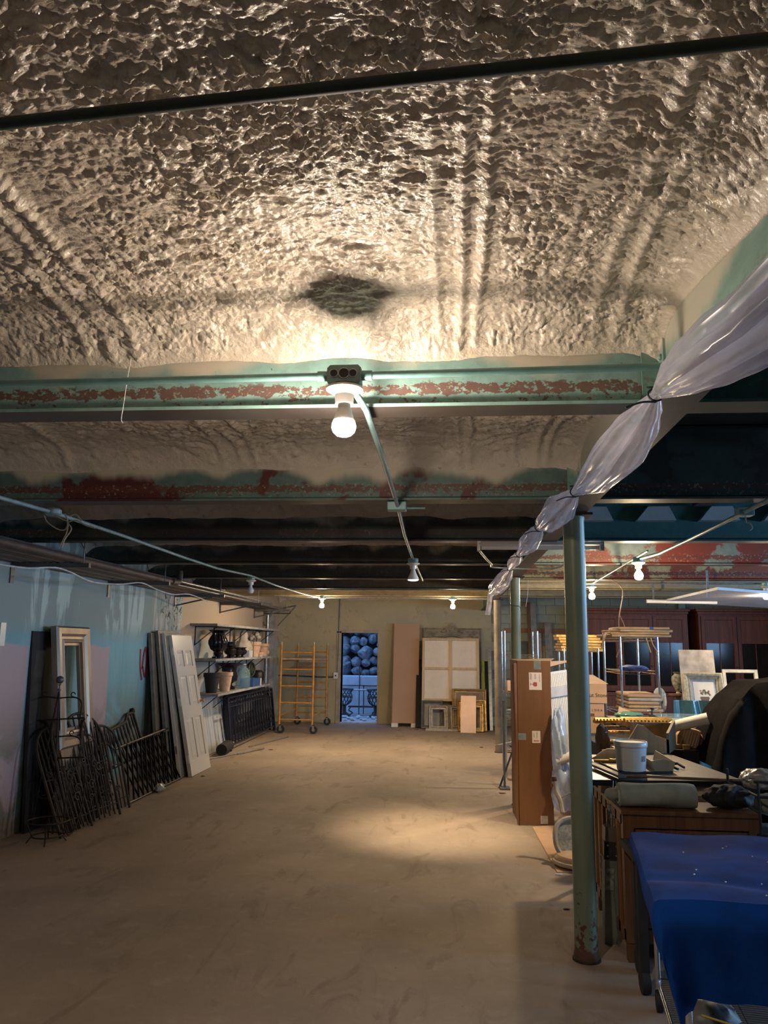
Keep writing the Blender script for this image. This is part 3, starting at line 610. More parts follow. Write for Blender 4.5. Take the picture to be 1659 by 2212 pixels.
cb = [PX(x, y, -3.3) for x, y in ((-40, 1208), (0, 1219), (60, 1227), (118, 1226), (150, 1235), (200, 1257), (260, 1262), (305, 1259), (340, 1274), (375, 1284), (410, 1284), (450, 1300))]
single('sagging_cable', B().tube(bez(cb, 6), .0075, 8), M_wirew, 'white cable sagging in loops under the pipe rack', 'cable')
t = thing('wire_frame_rack', 'dark steel end frame with diagonal legs at the far end of the pipe rack', 'rack', (-3.3, 16.0, 2.3))
for a, b_ in (((555, 1325), (640, 1308)), ((640, 1308), (600, 1352)), ((560, 1327), (572, 1352)), ((565, 1325), (628, 1325)), ((592, 1312), (575, 1350))):
    obj('bar', B().cyl(PY(*a, 16.0), PY(*b_, 16.0), .013, n=8), M_grey, t, world=True)
# ------------------------------------------------------------------ leaning frame, slab
M_champ = mat('brushed_champagne_metal', (.34, .28, .22), .42, .7, var=.3, sc=4, c2=(.26, .21, .18), st=(3, 3, .5))
def lean_left(name, lbl, cat, y, base_x, w, h, group=None, top_x=None):
    """item leaned on the left wall: local x = along the wall, -y = its face, z = up"""
    top_x = LX+.012 if top_x is None else top_x
    a = math.asin(min(.9, (base_x-top_x)/h)); return thing(name, lbl, cat, (base_x, y, 0), (-a, 0, radians(90)), group)
t = lean_left('dark_slab', 'dark narrow slab leaning behind the tall metallic frame', 'board', 7.30, -3.80, .66, 1.8)
obj('board', B().box(-.33, .33, 0, .03, .006, 1.80), M_rub, t, smooth=False)
t = lean_left('tall_frame', 'tall brushed metallic frame with a narrow empty opening leaning on the blue wall', 'frame', 7.50, -3.60, .68, 1.82, top_x=LX+.085)
PR = [(0, 0), (0, -.055), (.02, -.075), (.075, -.07), (.10, -.05), (.125, -.05), (.135, -.06), (.155, -.055), (.16, -.03), (.185, -.03), (.19, 0)]
obj('moulding', B().frame(.68, 1.16, PR, z0=.70), M_champ, t, smooth=False)
obj('lower_panel', B().box(-.34, .34, -.06, 0, .006, .70), M_champ, t, smooth=False)
# iron obelisk with ball and scroll arms
t = thing('garden_obelisk', 'slender iron obelisk with a ball finial and scrolled arms against the blue wall', 'garden ornament', (-3.66, 7.12, 0))
zb = PY(97, 1468, 7.12).z
obj('ball_finial', B().ell((0, 0, zb), .036, 16, 10).lathe((0, 0, zb-.10), [(.02, 0), (.008, .02), (.008, .05), (.02, .06)], 12), M_grey, t)
for k_, (dx, dy) in enumerate(((-.14, -.05), (.10, -.10), (.04, .16))): obj('leg', B().cyl((dx, dy, 0), (0, 0, zb-.09), .009, .006, n=8), M_rustiron, t)
for z, w_ in ((1.18, .20), (.83, .22), (.78, .1)):
    if w_ > .15:
        for s in (-1, 1): obj('scroll_arm', B().tube(bez([(0, 0, z), (s*w_*.6, 0, z+.01), (s*w_*.95, 0, z+.0), (s*w_*1.15, 0, z-.05), (s*w_*1.1, 0, z-.20)]+[]), .007, 6).tube([(s*(w_*.7)+.02*cos(q), 0, z+.035+.02*sin(q)) for q in np.linspace(0, 5.2, 14)], .005, 6), M_rustiron, t)
        obj('cross_bar', B().cyl((-w_*1.15, 0, z-.21), (w_*1.4, -.03, z-.17), .007, n=8), M_rustiron, t)
for z, r in ((.55, .075), (.3, .1)): obj('ring', B().tube([(r*cos(q*pi/8), r*sin(q*pi/8), z) for q in range(16)], .005, 6, closed=True), M_rustiron, t)
# arched trellises
def arch(bx, w, h, r, bars, scroll, seed):
    hw = w/2; top = h-hw
    pts = [(-hw, 0, 0), (-hw, 0, top*.5), (-hw, 0, top)]+[(-hw*cos(q*pi/12), 0, top+hw*sin(q*pi/12)) for q in range(1, 12)]+[(hw, 0, top), (hw, 0, top*.5), (hw, 0, 0)]
    return pts
specs = [(7.12, -3.38, .50, .98, 'rusty arched trellis with scrollwork, nearest the camera of the iron pile'), (7.32, -3.44, .50, 1.05, 'rusty arched trellis second in the iron pile'), (7.55, -3.36, .66, 1.06, 'widest arched trellis leaning before the tall metallic frame'),
         (7.80, -3.46, .5, .98, 'dark arched trellis behind the widest one'), (7.95, -3.40, .52, .88, 'low rusty trellis panel at the right end of the iron pile')]
for i, (y, bx, w_, h, lb) in enumerate(specs):
    t = lean_left('arched_trellis', lb, 'trellis', y, bx, w_, h, 'arched iron trellises', top_x=LX+.13+.03*i)
    t.rotation_euler.z = radians(90+(-6, 5, -10, 6, -12)[i])
    pts = arch(0, w_, h, 0, 0, 0, 0)
    obj('outer_arch', B().tube(pts, .013, 6), M_rustiron, t)
    n = 8
    for j in range(1, n):
        x = -w_/2+w_*j/n; zt_ = h-w_/2+sqrt(max(0, (w_/2)**2-x*x)); obj('upright', B().cyl((x, 0, .02), (x, 0, zt_), .008, n=6), M_rustiron, t)
    for z in (.12, h*.52): obj('cross_bar', B().cyl((-w_/2, 0, z), (w_/2, 0, z), .006, n=6), M_rustiron, t)
    obj('inner_arch', B().tube([(-w_*.3*cos(q*pi/10), -.008, h*.62+w_*.3*sin(q*pi/10)) for q in range(11)], .006, 6), M_rustiron, t)
    rn = random.Random(i)
    for j in range(12):
        cx = rn.uniform(-.4, .4)*w_; cz = rn.uniform(.15, .6)*h; s = rn.choice((-1, 1)); R_ = rn.uniform(.03, .06)
        obj('scroll', B().tube([(cx+s*R_*(1-q/9)*cos(q), -.008, cz+R_*(1-q/9)*sin(q)) for q in np.linspace(0, 7.5, 20)], .007, 5), M_rustiron, t)
# oval hoops and little stand at the floor
single('iron_hoop', B().tube([(-3.36+.02*sin(q), 6.98+.17*cos(q), .32+.31*sin(q)) for q in np.linspace(0, 2*pi, 29)[:-1]], .007, 6, closed=True), M_rustiron, 'thin oval iron hoop standing in front of the obelisk', 'hoop')
t = thing('plant_stand', 'low round wire plant stand on the floor at the corner of the iron pile', 'plant stand', (-3.46, 6.72, 0))
obj('rim', B().tube([(.17*cos(q*pi/12), .17*sin(q*pi/12), .18) for q in range(24)], .007, 6, closed=True), M_rustiron, t)
obj('lower_ring', B().tube([(.12*cos(q*pi/12), .12*sin(q*pi/12), .06) for q in range(24)], .006, 6, closed=True), M_rustiron, t)
for q in range(4): obj('leg', B().tube([(.17*cos(q*pi/2+.4), .17*sin(q*pi/2+.4), .18), (.12*cos(q*pi/2+.4), .12*sin(q*pi/2+.4), .06), (.16*cos(q*pi/2+.4), .16*sin(q*pi/2+.4), .006)], .006, 6), M_rustiron, t)
# iron bed head and folding lattice gate
t = lean_left('iron_bed_head', 'black iron bed head with turned spindles and raised ends', 'bed head', 8.62, -3.52, 1.5, .95, top_x=LX+.03)
hb = .88
top = [(-.76, hb-.06), (-.56, hb-.05), (-.50, hb-.09), (-.42, hb-.13), (0, hb-.10), (.40, hb-.06), (.5, hb-.02), (.56, hb+.03), (.63, hb+.04), (.76, hb+.04)]
obj('top_rail', B().tube(bez([(x, 0, z) for x, z in top], 5), .018, 8), M_iron, t)
def tz(x):
    for (a, b_) in zip(top[:-1], top[1:]):
        if a[0] <= x <= b_[0]: return a[1]+(b_[1]-a[1])*(x-a[0])/(b_[0]-a[0])
    return hb
for s in (-.76, .76):
    obj('post', B().lathe((s, 0, 0), [(.018, 0), (.018, tz(s)), (.03, tz(s)+.01), (.034, tz(s)+.035), (.02, tz(s)+.06)], 12), M_iron, t)
for j in range(15):
    x = -.68+j*.097; z1 = tz(x); obj('spindle', B().lathe((x, 0, .42 if j > 3 else .1), [(.009, 0), (.009, z1-.6 if j > 3 else z1-.28), (.018, z1-.56 if j > 3 else z1-.24), (.01, z1-.42 if j > 3 else z1-.1)], 8), M_iron, t)
obj('lower_rail', B().tube([(-.76, 0, .36), (.76, 0, .42)], .016, 8), M_iron, t)
t = lean_left('folding_gate', 'black folding lattice gate leaning in front of the bed head', 'gate', 9.05, -3.40, 1.4, .75, top_x=-3.66)
for j in range(11):
    x = -.72+j*.13
    obj('lattice_bar', B().bar((x, 0, .02), (x+.30, -.012, .62), .006, .022, (0, 1, 0)), M_iron, t, smooth=False)
    obj('lattice_bar', B().bar((x+.30, .006, .02), (x, .006, .62), .006, .022, (0, 1, 0)), M_iron, t, smooth=False)
obj('bottom_bar', B().cyl((-.72, 0, .02), (.90, 0, .02), .012, n=8), M_iron, t)
obj('top_bar', B().cyl((-.75, 0, .60), (.90, 0, .66), .016, n=8), M_iron, t)
single('crumpled_bag', B().ell((-3.36, 9.1, .045), (.05, .09, .045), 12, 8, .25, 3), mat('crumpled_plastic', (.45, .45, .47), .3), 'small crumpled white bag at the foot of the lattice gate', 'bag')
# ------------------------------------------------------------------ red paint strokes, switch
for i, (pt, lb) in enumerate((([(304, 1402), (303, 1440), (306, 1468)], 'left red spray-paint stroke of the writing on the wall'), ([(307, 1445), (311, 1412), (315, 1400), (316, 1430), (313, 1462), (308, 1440)], 'looped red spray-paint letter in the middle of the wall writing'), ([(322, 1396), (318, 1410), (320, 1435), (323, 1462)], 'right red spray-paint stroke beside the leaning doors'))):
    P_ = bez([PX(x, y, LX+.004) for x, y in pt], 5)
    bb = B()
    for a, b_ in zip(P_[:-1], P_[1:]): bb.bar(a, b_+(b_-a)*.1, .006, .03, (0, 0, 1)) if abs((b_-a).z) < .3*(b_-a).length else bb.bar(a, b_+(b_-a)*.1, .035, .006, (1, 0, 0))
    single('painted_letter', bb, M_red_paint, lb, 'graffiti', 'red wall writing', smooth=False)
p = PX(2, 1370, LX); single('light_switch', B().box(LX, LX+.012, p.y-.03, p.y+.05, p.z-.10, p.z+.10), M_white, 'pale switch plate on the blue wall at the left picture edge', 'switch', smooth=False)
# ------------------------------------------------------------------ leaning doors
def door_panels(t, w, h, face, m):
    """six-panel door: stiles and rails proud, panels raised in recesses"""
    cols = [(-w/2+.11, -.05), (.05, w/2-.11)]; rows = [(.22, .80), (.98, 1.42), (1.56, 1.80)]
    rows = [(a*h/2.03, b_*h/2.03) for a, b_ in rows]
    obj('core', B().box(-w/2, w/2, -.022, .014, 0, h), m, t, smooth=False)
    b_ = B().box(-w/2, cols[0][0], -.035, -.022, 0, h).box(cols[1][1], w/2, -.035, -.022, 0, h).box(cols[0][1], cols[1][0], -.035, -.022, 0, h)
    zs = [0]+[z for r in rows for z in r]+[h]
    for i in range(0, len(zs), 2):
        for c in cols: b_.box(c[0], c[1], -.035, -.022, zs[i], zs[i+1])
    obj('stiles_and_rails', b_, m, t, smooth=False)
    for r in rows:
        for c in cols:
            x0, x1, z0, z1 = c[0]+.012, c[1]-.012, r[0]+.012, r[1]-.012; q = .03
            obj('raised_panel', B().hexa([(x0, -.022, z0), (x1, -.022, z0), (x1-q, -.033, z0+q), (x0+q, -.033, z0+q), (x0, -.022, z1), (x1, -.022, z1), (x1-q, -.033, z1-q), (x0+q, -.033, z1-q)]), m, t, smooth=False)
M_door = mat('white_door_paint', (.60, .58, .55), .28, var=.05, sc=2, bump=.03); M_edge = mat('door_edge_wood', (.22, .22, .20), .6)
t = lean_left('panel_door', 'white six-panel door with knob, frontmost of the leaning doors', 'door', 10.52, -3.36, .80, 1.84, 'leaning doors', top_x=LX+.16)
door_panels(t, .80, 1.84, 0, M_door)
obj('knob', B().lathe((.36, -.035, .92), [(.028, 0), (.012, .01), (.012, .03), (.03, .045), (.026, .06)], 14).xf(Matrix.Translation((.36, -.035, .92)) @ Matrix.Rotation(radians(90), 4, 'X') @ Matrix.Translation((-.36, .035, -.92))), M_gold, t)
for z in (.22, .95, 1.62): obj('hinge', B().box(-.412, -.398, -.03, .01, z-.05, z+.05), M_white, t, smooth=False)
for i, (y, bx, h, lb, m) in enumerate(((10.40, -3.46, 1.86, 'grey door with pale edge just behind the frontmost white door', M_edge), (10.28, -3.56, 1.88, 'dark grey door third in the leaning stack', mat('dark_door', (.10, .10, .09), .5)), (10.16, -3.66, 1.84, 'greenish brown door panel at the back of the leaning stack', mat('olive_door', (.14, .12, .085), .6)))):
    t = lean_left('panel_door', lb, 'door', y, bx, .78, h, 'leaning doors', top_x=LX+(.11, .065, .02)[i])
    obj('leaf', B().box(-.39, .39, -.03, .012, 0, h), m, t, smooth=False, bev=.003)
    obj('edge_strip', B().box(-.396, -.39, -.03, .012, 0, h), M_wpaint if i == 0 else M_edge, t, smooth=False)
    obj('hinge', B().box(-.40, -.396, -.02, .005, .3, .4), M_galv, t, smooth=False)
# ------------------------------------------------------------------ wall shelves
SH = [(11.4, 15.7, 2.00, 'upper wall shelf, empty on top, on the left'), (11.4, 15.0, 1.475, 'middle wall shelf carrying black urns and clay pots'), (11.6, 15.0, .955, 'lower wall shelf carrying the glass jar and blue box')]
for y0, y1, z, lb in SH:
    t = thing('wall_shelf', 'grey '+lb, 'shelf', (LX, y0, z), group='wall shelves')
    obj('board', B().box(0, .42, 0, y1-y0, -.035, 0), M_shelf, t, smooth=False, bev=.003)
    obj('edge_strip', B().box(.42, .425, 0, y1-y0, -.035, 0), mat('pale_shelf_edge', (.36, .36, .37), .5), t, smooth=False)
    for k_ in range(5):
        y = .25+k_*(y1-y0-.5)/4
        br_ = obj('bracket', B().box(0, .012, y-.012, y+.012, -.33, -.035).box(0, .36, y-.012, y+.012, -.047, -.035), M_rub, t, smooth=False)
        obj('brace', B().bar((.008, y, -.32), (.34, y, -.045), .012, .012), M_rub, br_, smooth=False)
S2 = 1.475; S3 = .955
def urn(name, lbl, loc, h, r, m, flute=.0, cat='urn', grp=None, handles=True, prof=None):
    t = thing(name, lbl, cat, loc, group=grp)
    prof = prof or [(.55, 0), (.55, .06), (.3, .09), (.2, .16), (.28, .22), (.75, .32), (.98, .5), (1, .62), (.8, .76), (.62, .84), (.66, .9), (.95, .97), (.97, 1.0)]
    obj('body', B().lathe((0, 0, 0), [(a*r, b_*h) for a, b_ in prof], 40, flute, 16), m, t)
    obj('opening', B().lathe((0, 0, h*1.0), [(r*.8, 0), (r*.78, .002)], 24), M_rub, t)
    if handles:
        for s in (-1, 1): obj('handle', B().tube(bez([(0, s*r*.72, h*.82), (0, s*r*1.15, h*.86), (0, s*r*1.2, h*.7), (0, s*r*.98, h*.56)]), r*.07, 8), m, t)
    return t
M_urn = mat('glossy_black_iron', (.012, .013, .02), .22, .3)
urn('fluted_urn', 'tall fluted black urn with side handles on the middle shelf', (-3.62, 11.95, S2), .44, .15, M_urn, .06)
for i, (y, x, h, r, lb) in enumerate(((11.75, -3.55, .15, .07, 'small black footed bowl at the near end of the middle shelf'), (12.4, -3.55, .20, .10, 'squat black urn right of the tall fluted urn'), (12.75, -3.68, .26, .09, 'taller black candle stand behind the small urns'), (12.8, -3.54, .17, .085, 'small shiny black urn in the middle of the shelf'), (13.15, -3.55, .17, .08, 'shiny black urn beside the white box'), (13.1, -3.72, .2, .09, 'small black urn at the back near the draped bust'))):
    urn('black_urn', lb, (x, y, S2), h, r, M_urn, 0, grp='small black urns on the middle shelf', handles=i in (1, 3))
t = thing('stone_bust', 'grey draped stone bust standing on the middle shelf', 'sculpture', (-3.70, 13.75, S2))
obj('shoulders', B().lathe((0, 0, 0), [(.10, 0), (.10, .06), (.14, .10), (.16, .18), (.12, .27), (.06, .31)], 20, .06, 5, 1, .8), M_stonew, t)
obj('head', B().ell((0, 0, .385), (.07, .075, .09), 16, 12), M_stonew, t)
obj('veil', B().lathe((.0, 0, .10), [(.17, 0), (.15, .12), (.09, .22), (.085, .32), (.03, .375)], 24, .05, 7, .8, .9), M_stonew, t)
single('white_box', B().box(-3.66, -3.50, 13.42, 13.66, S2, S2+.12), mat('pale_box', (.50, .50, .55), .6), 'low whitish box on the middle shelf edge', 'box', smooth=False, bev=.003)
POT = [(.62, 0), (.9, .78), (.9, .8), (1, .81), (1, 1.0), (.93, 1.0), (.9, .9)]
for i, (y, x, h, r, fl, lb) in enumerate(((14.0, -3.56, .27, .12, .05, 'fluted terracotta pot left of the fruit sculpture'), (14.4, -3.66, .26, .13, .0, 'tall terracotta pot under the fruit sculpture'), (14.78, -3.60, .24, .13, 0, 'plain terracotta pot near the far end of the middle shelf'), (14.12, -3.48, .08, .07, 0, 'tiny clay saucer pot at the shelf edge'))):
    t = thing('terracotta_pot', lb, 'pot', (x, y, S2), group='terracotta pots on the middle shelf')
    obj('body', B().lathe((0, 0, 0), [(a*r, b_*h) for a, b_ in POT], 32, fl, 14), M_terra, t); obj('soil', B().lathe((0, 0, h*.9), [(r*.88, 0), (r*.86, .004)], 20), mat('dark_soil', (.05, .04, .03), .9), t)
    obj('rim_band', B().lathe((0, 0, h*.8), [(r*.9, -.02), (r*1.01, -.01), (r*1.01, .0)], 32), M_terra, t)
t = thing('fruit_sculpture', 'pile of pinkish cast fruit crowning a tall clay pot', 'sculpture', (-3.66, 14.4, S2+.26))
rn = random.Random(2)
for i in range(22):
    a = rn.uniform(0, 6.28); q = rn.uniform(0, 1); rr = .125*(1-q*.75)
    obj('fruit', B().ell((rr*cos(a), rr*sin(a), .03+.14*q), rn.uniform(.032, .045), 10, 7), M_stonew, t)
single('ball_finial', B().ell((-3.56, 14.93-.0, S2+.075), .062, 16, 12).lathe((-3.56, 14.93, S2), [(.04, 0), (.03, .02)], 14), M_stonew, 'round cast ball on the far end of the middle shelf', 'ornament')
# lower shelf
urn('black_planter', 'dull black plant pot at the near end of the lower shelf', (-3.66, 11.85, S3), .30, .13, M_rub, 0, 'pot', handles=False, prof=POT)
t = thing('clay_pot', 'rimmed pinkish clay pot near the front of the lower shelf', 'pot', (-3.60, 12.35, S3))
obj('body', B().lathe((0, 0, 0), [(a*.125, b_*.30) for a, b_ in POT], 32), M_terra, t); obj('soil', B().lathe((0, 0, .27), [(.11, 0), (.108, .004)], 20), M_rub, t)
urn('black_urn', 'large wide-rimmed black urn on the lower shelf', (-3.68, 12.85, S3), .43, .19, M_urn, .03, prof=[(.55, 0), (.55, .1), (.3, .15), (.3, .22), (.7, .34), (.76, .5), (.62, .7), (.66, .84), (.98, .95), (1, 1)], handles=False)
t = thing('glass_jar', 'big clear glass jar on the lower shelf', 'jar', (-3.56, 13.3, S3))
obj('body', B().lathe((0, 0, 0), [(.11, 0), (.125, .02), (.125, .24), (.10, .31), (.055, .35), (.05, .39), (.06, .395)], 28), mat_glass('jar_glass', (.35, .55, .65), .04, .22), t)
obj('lid', B().lathe((0, 0, .395), [(.06, 0), (.06, .015), (.02, .03)], 20), M_galv, t)
t = thing('wire_wreath', 'dark green wire wreath standing on the blue box', 'wreath', (-3.62, 14.05, S3+.14))
for k_, (r, tl_) in enumerate(((.135, .0), (.125, .35), (.10, -.4))):
    obj('hoop', B().tube([(r*cos(q*pi/12)*sin(tl_), r*cos(q*pi/12)*cos(tl_), .15+r*sin(q*pi/12)) for q in range(24)], .016, 7, closed=True), mat('dark_green_vine', (.03, .05, .03), .6, var=.5, sc=30), t)
t = thing('blue_box', 'blue cardboard box with a white end on the lower shelf', 'box', (-3.60, 14.0, S3))
obj('carton', B().box(-.12, .12, -.30, .22, 0, .14), mat('blue_carton', (.03, .10, .30), .5), t, smooth=False, bev=.003); obj('white_end', B().box(-.10, .121, .22, .32, 0, .13), M_white, t, smooth=False)
single('black_basket', B().lathe((-3.64, 14.68, S3), [(.08, 0), (.11, .12), (.10, .22), (.06, .26)], 20, .08, 9), M_iron, 'small black pierced basket at the far end of the lower shelf', 'basket')
single('brass_ornament', B().tube(bez([(-3.55, 14.3, S3+.01), (-3.53, 14.34, S3+.08), (-3.55, 14.4, S3+.05), (-3.56, 14.44, S3+.10)]), .008, 6), M_gold, 'small twisted brass ornament on the lower shelf', 'ornament')
# below the shelves
kc = NT('striped_corrugated_sheet'); Pc = kc.pos(); kc.col(kc.mix(kc.ss(kc.noise(kc.scale(Pc, (1, 5, .15)), 3, 3), .5, .6), (.48, .49, .50), (.30, .36, .44))); kc.set(rough=.5)
t = lean_left('corrugated_sheet', 'corrugated pale sheet leaning under the lower shelf', 'sheet', 12.5, -3.72, 1.9, .9)
g = [[(-.95+1.9*i/120, -.012*cos(i*2*pi/5), .01+.86*j) for i in range(121)] for j in (0, 1)]
obj('sheet', B().sheet(g, .004, (0, 1, 0)), kc.m, t)
def railing(lbl, y, bx, tx, L=3.2, h=.84):
    t = lean_left('iron_railing', lbl, 'railing', y, bx, L, h, 'black balcony railings', top_x=tx)
    obj('hand_rail', B().box(-L/2, L/2, -.022, .022, h-.02, h+.005), M_blue_iron, t, smooth=False, bev=.003)
    obj('bottom_rail', B().box(-L/2, L/2, -.014, .014, .08, .10), M_blue_iron, t, smooth=False); obj('upper_rail', B().box(-L/2, L/2, -.012, .012, h-.16, h-.145), M_blue_iron, t, smooth=False)
    for s in (-1, 1): obj('post', B().box(s*L/2-.025, s*L/2+.025, -.025, .025, .004, h-.02), M_blue_iron, t, smooth=False)
    n = 16
    bal = B().lathe((0, 0, .10), [(.012, 0), (.012, .16), (.026, .2), (.016, .24), (.012, .3), (.026, .34), (.012, .38), (.012, h-.26)], 8).mesh('baluster', True); bal.materials.append(M_blue_iron)
    sc = B().tube([(.034*(1-q/8)*cos(q), -.004, .034*(1-q/8)*sin(q)) for q in np.linspace(0, 6.5, 14)], .009, 5).mesh('scroll', True); sc.materials.append(M_blue_iron)
    for i in range(n):
        x = -L/2+L*(i+.7)/(n+.4); obj('baluster', bal, None, t, loc=(x, 0, 0))
        obj('scroll', sc, None, t, loc=(x+.05, 0, h-.085)); obj('scroll', sc, None, t, loc=(x+.05, 0, .20))
railing('black cast-iron railing frontmost under the shelves', 14.15, -3.52, -3.62, 3.15)
railing('black cast-iron railing behind the front one under the shelves', 14.35, -3.64, -3.72, 3.0)
railing('rearmost black railing close to the wall under the shelves', 14.5, -3.75, -3.80, 2.9)
t = thing('ribbed_pipe_roll', 'short black ribbed drain pipe lying before the corrugated sheet', 'pipe', (-3.50, 12.0, 0), (0, 0, radians(6)))
obj('tube', B().lathe((0, 0, 0), [(.085+(.006 if i % 2 else 0), i*.03) for i in range(20)], 24).xf(Matrix.Translation((0, 0, .093)) @ Matrix.Rotation(radians(-90), 4, 'X')), M_rub, t)
obj('bore', B().cyl((0, -.002, .093), (0, .001, .093), .07, n=20), M_iron, t)
for i, (a, b_, lb) in enumerate((((-3.62, 11.55, .012), (-3.30, 12.3, .012), 'thin grey metal rod on the floor beside the black drain pipe'), ((-3.3, 12.2, .014), (-3.05, 12.9, .014), 'flat steel bar on the floor before the railings'), ((-3.35, 13.1, .012), (-3.0, 14.6, .012), 'long thin rod on the floor along the railings'))):
    single('metal_rod', B().cyl(a, b_, .010, n=8), M_galv, lb, 'rod')
single('pipe_duct', B().box(-3.88, -3.72, 16.2, 16.36, .0, 2.3), mat('grey_duct', (.34, .34, .34), .5), 'pale square duct rising in the far left corner', 'duct', smooth=False)
single('corner_pipe', B().cyl((-3.78, 15.9, 0), (-3.78, 15.9, 2.32), .03, n=14), M_galv, 'shiny vertical pipe in the far left corner', 'pipe')
# ------------------------------------------------------------------ scaffold tower
t = thing('scaffold_tower', 'yellow rolling scaffold tower with black casters near the far left corner', 'scaffold', (-3.0, 16.1, 0))
SX, SY0, SY1 = .325, -.85, .85
for sx in (-1, 1):
    for sy in (SY0, SY1):
        u = obj('upright', B().cyl((sx*SX, sy, .17), (sx*SX, sy, 1.70), .021, n=12), M_yel, t)
        obj('spigot', B().cyl((sx*SX, sy, 1.70), (sx*SX, sy, 1.75), .014, n=10), M_galv, u)
        cs = obj('caster', B().cyl((sx*SX+.03, sy-.022, .075), (sx*SX+.03, sy+.022, .075), .074, n=24), M_rub, t)
        obj('fork', B().box(sx*SX+.005, sx*SX+.045, sy-.036, sy-.028, .05, .17).box(sx*SX+.005, sx*SX+.045, sy+.028, sy+.036, .05, .17).box(sx*SX-.02, sx*SX+.045, sy-.036, sy+.036, .155, .17), M_galv, cs, smooth=False)
        obj('hub', B().cyl((sx*SX+.03, sy-.03, .075), (sx*SX+.03, sy+.03, .075), .03, n=14), M_galv, cs)
for sy in (SY0, SY1):
    for z in (1.55, 1.22, .90, .58, .26): obj('rung', B().cyl((-SX, sy, z), (SX, sy, z), .014, n=8), M_yel, t)
for sx in (-1, 1):
    for z in (1.38, .33): obj('side_rail', B().cyl((sx*SX, SY0, z), (sx*SX, SY1, z), .014, n=8), M_yel, t)
obj('platform', B().box(-SX+.02, SX-.02, SY0, SY1, 1.41, 1.435), mat_wood('weathered_plywood', (.45, .36, .27), (.32, .25, .18)), t, smooth=False)
# ------------------------------------------------------------------ far wall fittings
t = thing('wall_outlet', 'white outlet box with its conduit left of the doorway', 'outlet', (-2.55, WY-.05, 1.03))
obj('box', B().box(-.05, .05, 0, .05, -.07, .07), M_white, t, smooth=False, bev=.004)
obj('socket', B().cyl((0, -.002, 0), (0, .001, 0), .018, n=14), M_rub, t)
obj('vertical_conduit', B().tube([(.03, .035, .07), (.045, .035, .6), (.055, .035, 1.8)], .013, 8), M_grey, t)
obj('horizontal_conduit', B().tube(bez([(-.05, .035, -.03), (-.4, .035, -.035), (-.9, .035, -.02), (-1.3, .035, -.01)]), .016, 8), M_grey, t)
cw = [PY(x, y, WY-.03) for x, y in ((597, 1365), (605, 1395), (597, 1400), (600, 1430), (585, 1450), (577, 1440))]
single('loose_cable', B().tube(bez(cw), .006, 6), M_wire, 'loose cable tangle hanging on the far wall behind the scaffold', 'cable')
# ------------------------------------------------------------------ beyond the doorway
M_rock = mat('boulder_stone', (.17, .18, .19), .38, var=.45, sc=5, bsc=9, bump=.9, c2=(.035, .038, .045)); M_conc = mat('outdoor_concrete', (.34, .37, .40), .8, var=.15, sc=3)
struct('ground', B().box(-9, 5, WY+.3, 26, -.30, -.03), mat('gravel_ground', (.30, .29, .28), .9, var=.4, sc=30, bsc=60, bump=.8))
t = thing('boulder_wall', 'stacked grey boulders rising behind the open doorway', 'rock wall', (-2.3, 20.8, .9))
obj('backing', B().box(-3.2, 3.2, .45, .8, -.9, 3.2), M_dark, t, smooth=False)
rn = random.Random(12); i = 0
for r_ in range(9):
    x = -1.7+rn.uniform(-.15, .15)
    while x < 1.5:
        sz = rn.uniform(.11, .25); bb = B().ell((0, 0, 0), (sz*rn.uniform(1.0, 1.35), sz*.9, sz*rn.uniform(.72, 1.0)), 14, 10, .03, i)
        for _ in range(9):                                              # broken faces
            n_ = Vector((rn.gauss(0, 1), rn.gauss(0, 1), rn.gauss(0, 1))).normalized(); k_ = sz*rn.uniform(.62, .85)
            bb.v = [tuple(Vector(p)-n_*max(0, Vector(p).dot(n_)-k_)) for p in bb.v]
        bb.xf(Euler((rn.uniform(-.5, .5), rn.uniform(-.6, .6), rn.uniform(0, 3))).to_matrix().to_4x4())
        obj('boulder', bb, M_rock, t, loc=(x+sz*.6, rn.uniform(0, .16)+r_*.03, .12+r_*.27+rn.uniform(-.06, .06))); i += 1; x += sz*1.6
t = thing('retaining_wall', 'pale concrete retaining wall of large blocks below the boulders', 'retaining wall', (-2.3, 20.2, -.03))
for k_ in range(6): obj('coping_block', B().box(-2.4+k_*.8+.005, -1.6+k_*.8-.005, -.04, .50, .72, .95), M_conc, t, smooth=False, bev=.01)
for k_ in range(8): obj('concrete_block', B().box(-2.4+k_*.62+.01, -1.78+k_*.62-.01, 0, .45, 0, .71), M_conc, t, smooth=False, bev=.012)
obj('pipe_rail', B().cyl((-2.4, -.14, .62), (2.4, -.14, .60), .018, n=10), M_galv, t); obj('rail_post', B().cyl((-.02, -.14, 0), (-.02, -.14, 1.25), .012, n=8), M_iron, t)
def planter(lbl, loc):
    t = thing('iron_planter', lbl, 'planter', loc, group='ornate iron planters outside')
    obj('base', B().lathe((0, 0, 0), [(.16, 0), (.16, .04), (.10, .07), (.05, .12), (.05, .25), (.09, .28)], 24), M_iron, t)
    for k_ in range(14):
        a = k_*2*pi/14; P_ = [(r*cos(a+tw), r*sin(a+tw), z) for r, z, tw in ((.08, .28, 0), (.17, .36, .2), (.20, .48, .5), (.17, .58, .8), (.22, .66, 1.0))]
        obj('stave', B().tube(bez(P_, 4), .012, 5), M_iron, t)
    for r, z in ((.2, .48), (.22, .66)): obj('ring', B().tube([(r*cos(q*pi/12), r*sin(q*pi/12), z) for q in range(24)], .014, 6, closed=True), M_iron, t)
planter('ornate black iron planter outside, left in the doorway', (-2.62, 19.45, -.03)); planter('ornate black iron planter outside, right in the doorway', (-1.82, 19.3, -.03))
t = thing('iron_bench', 'low black scroll bench between the two planters outside', 'bench', (-2.2, 19.8, -.03))
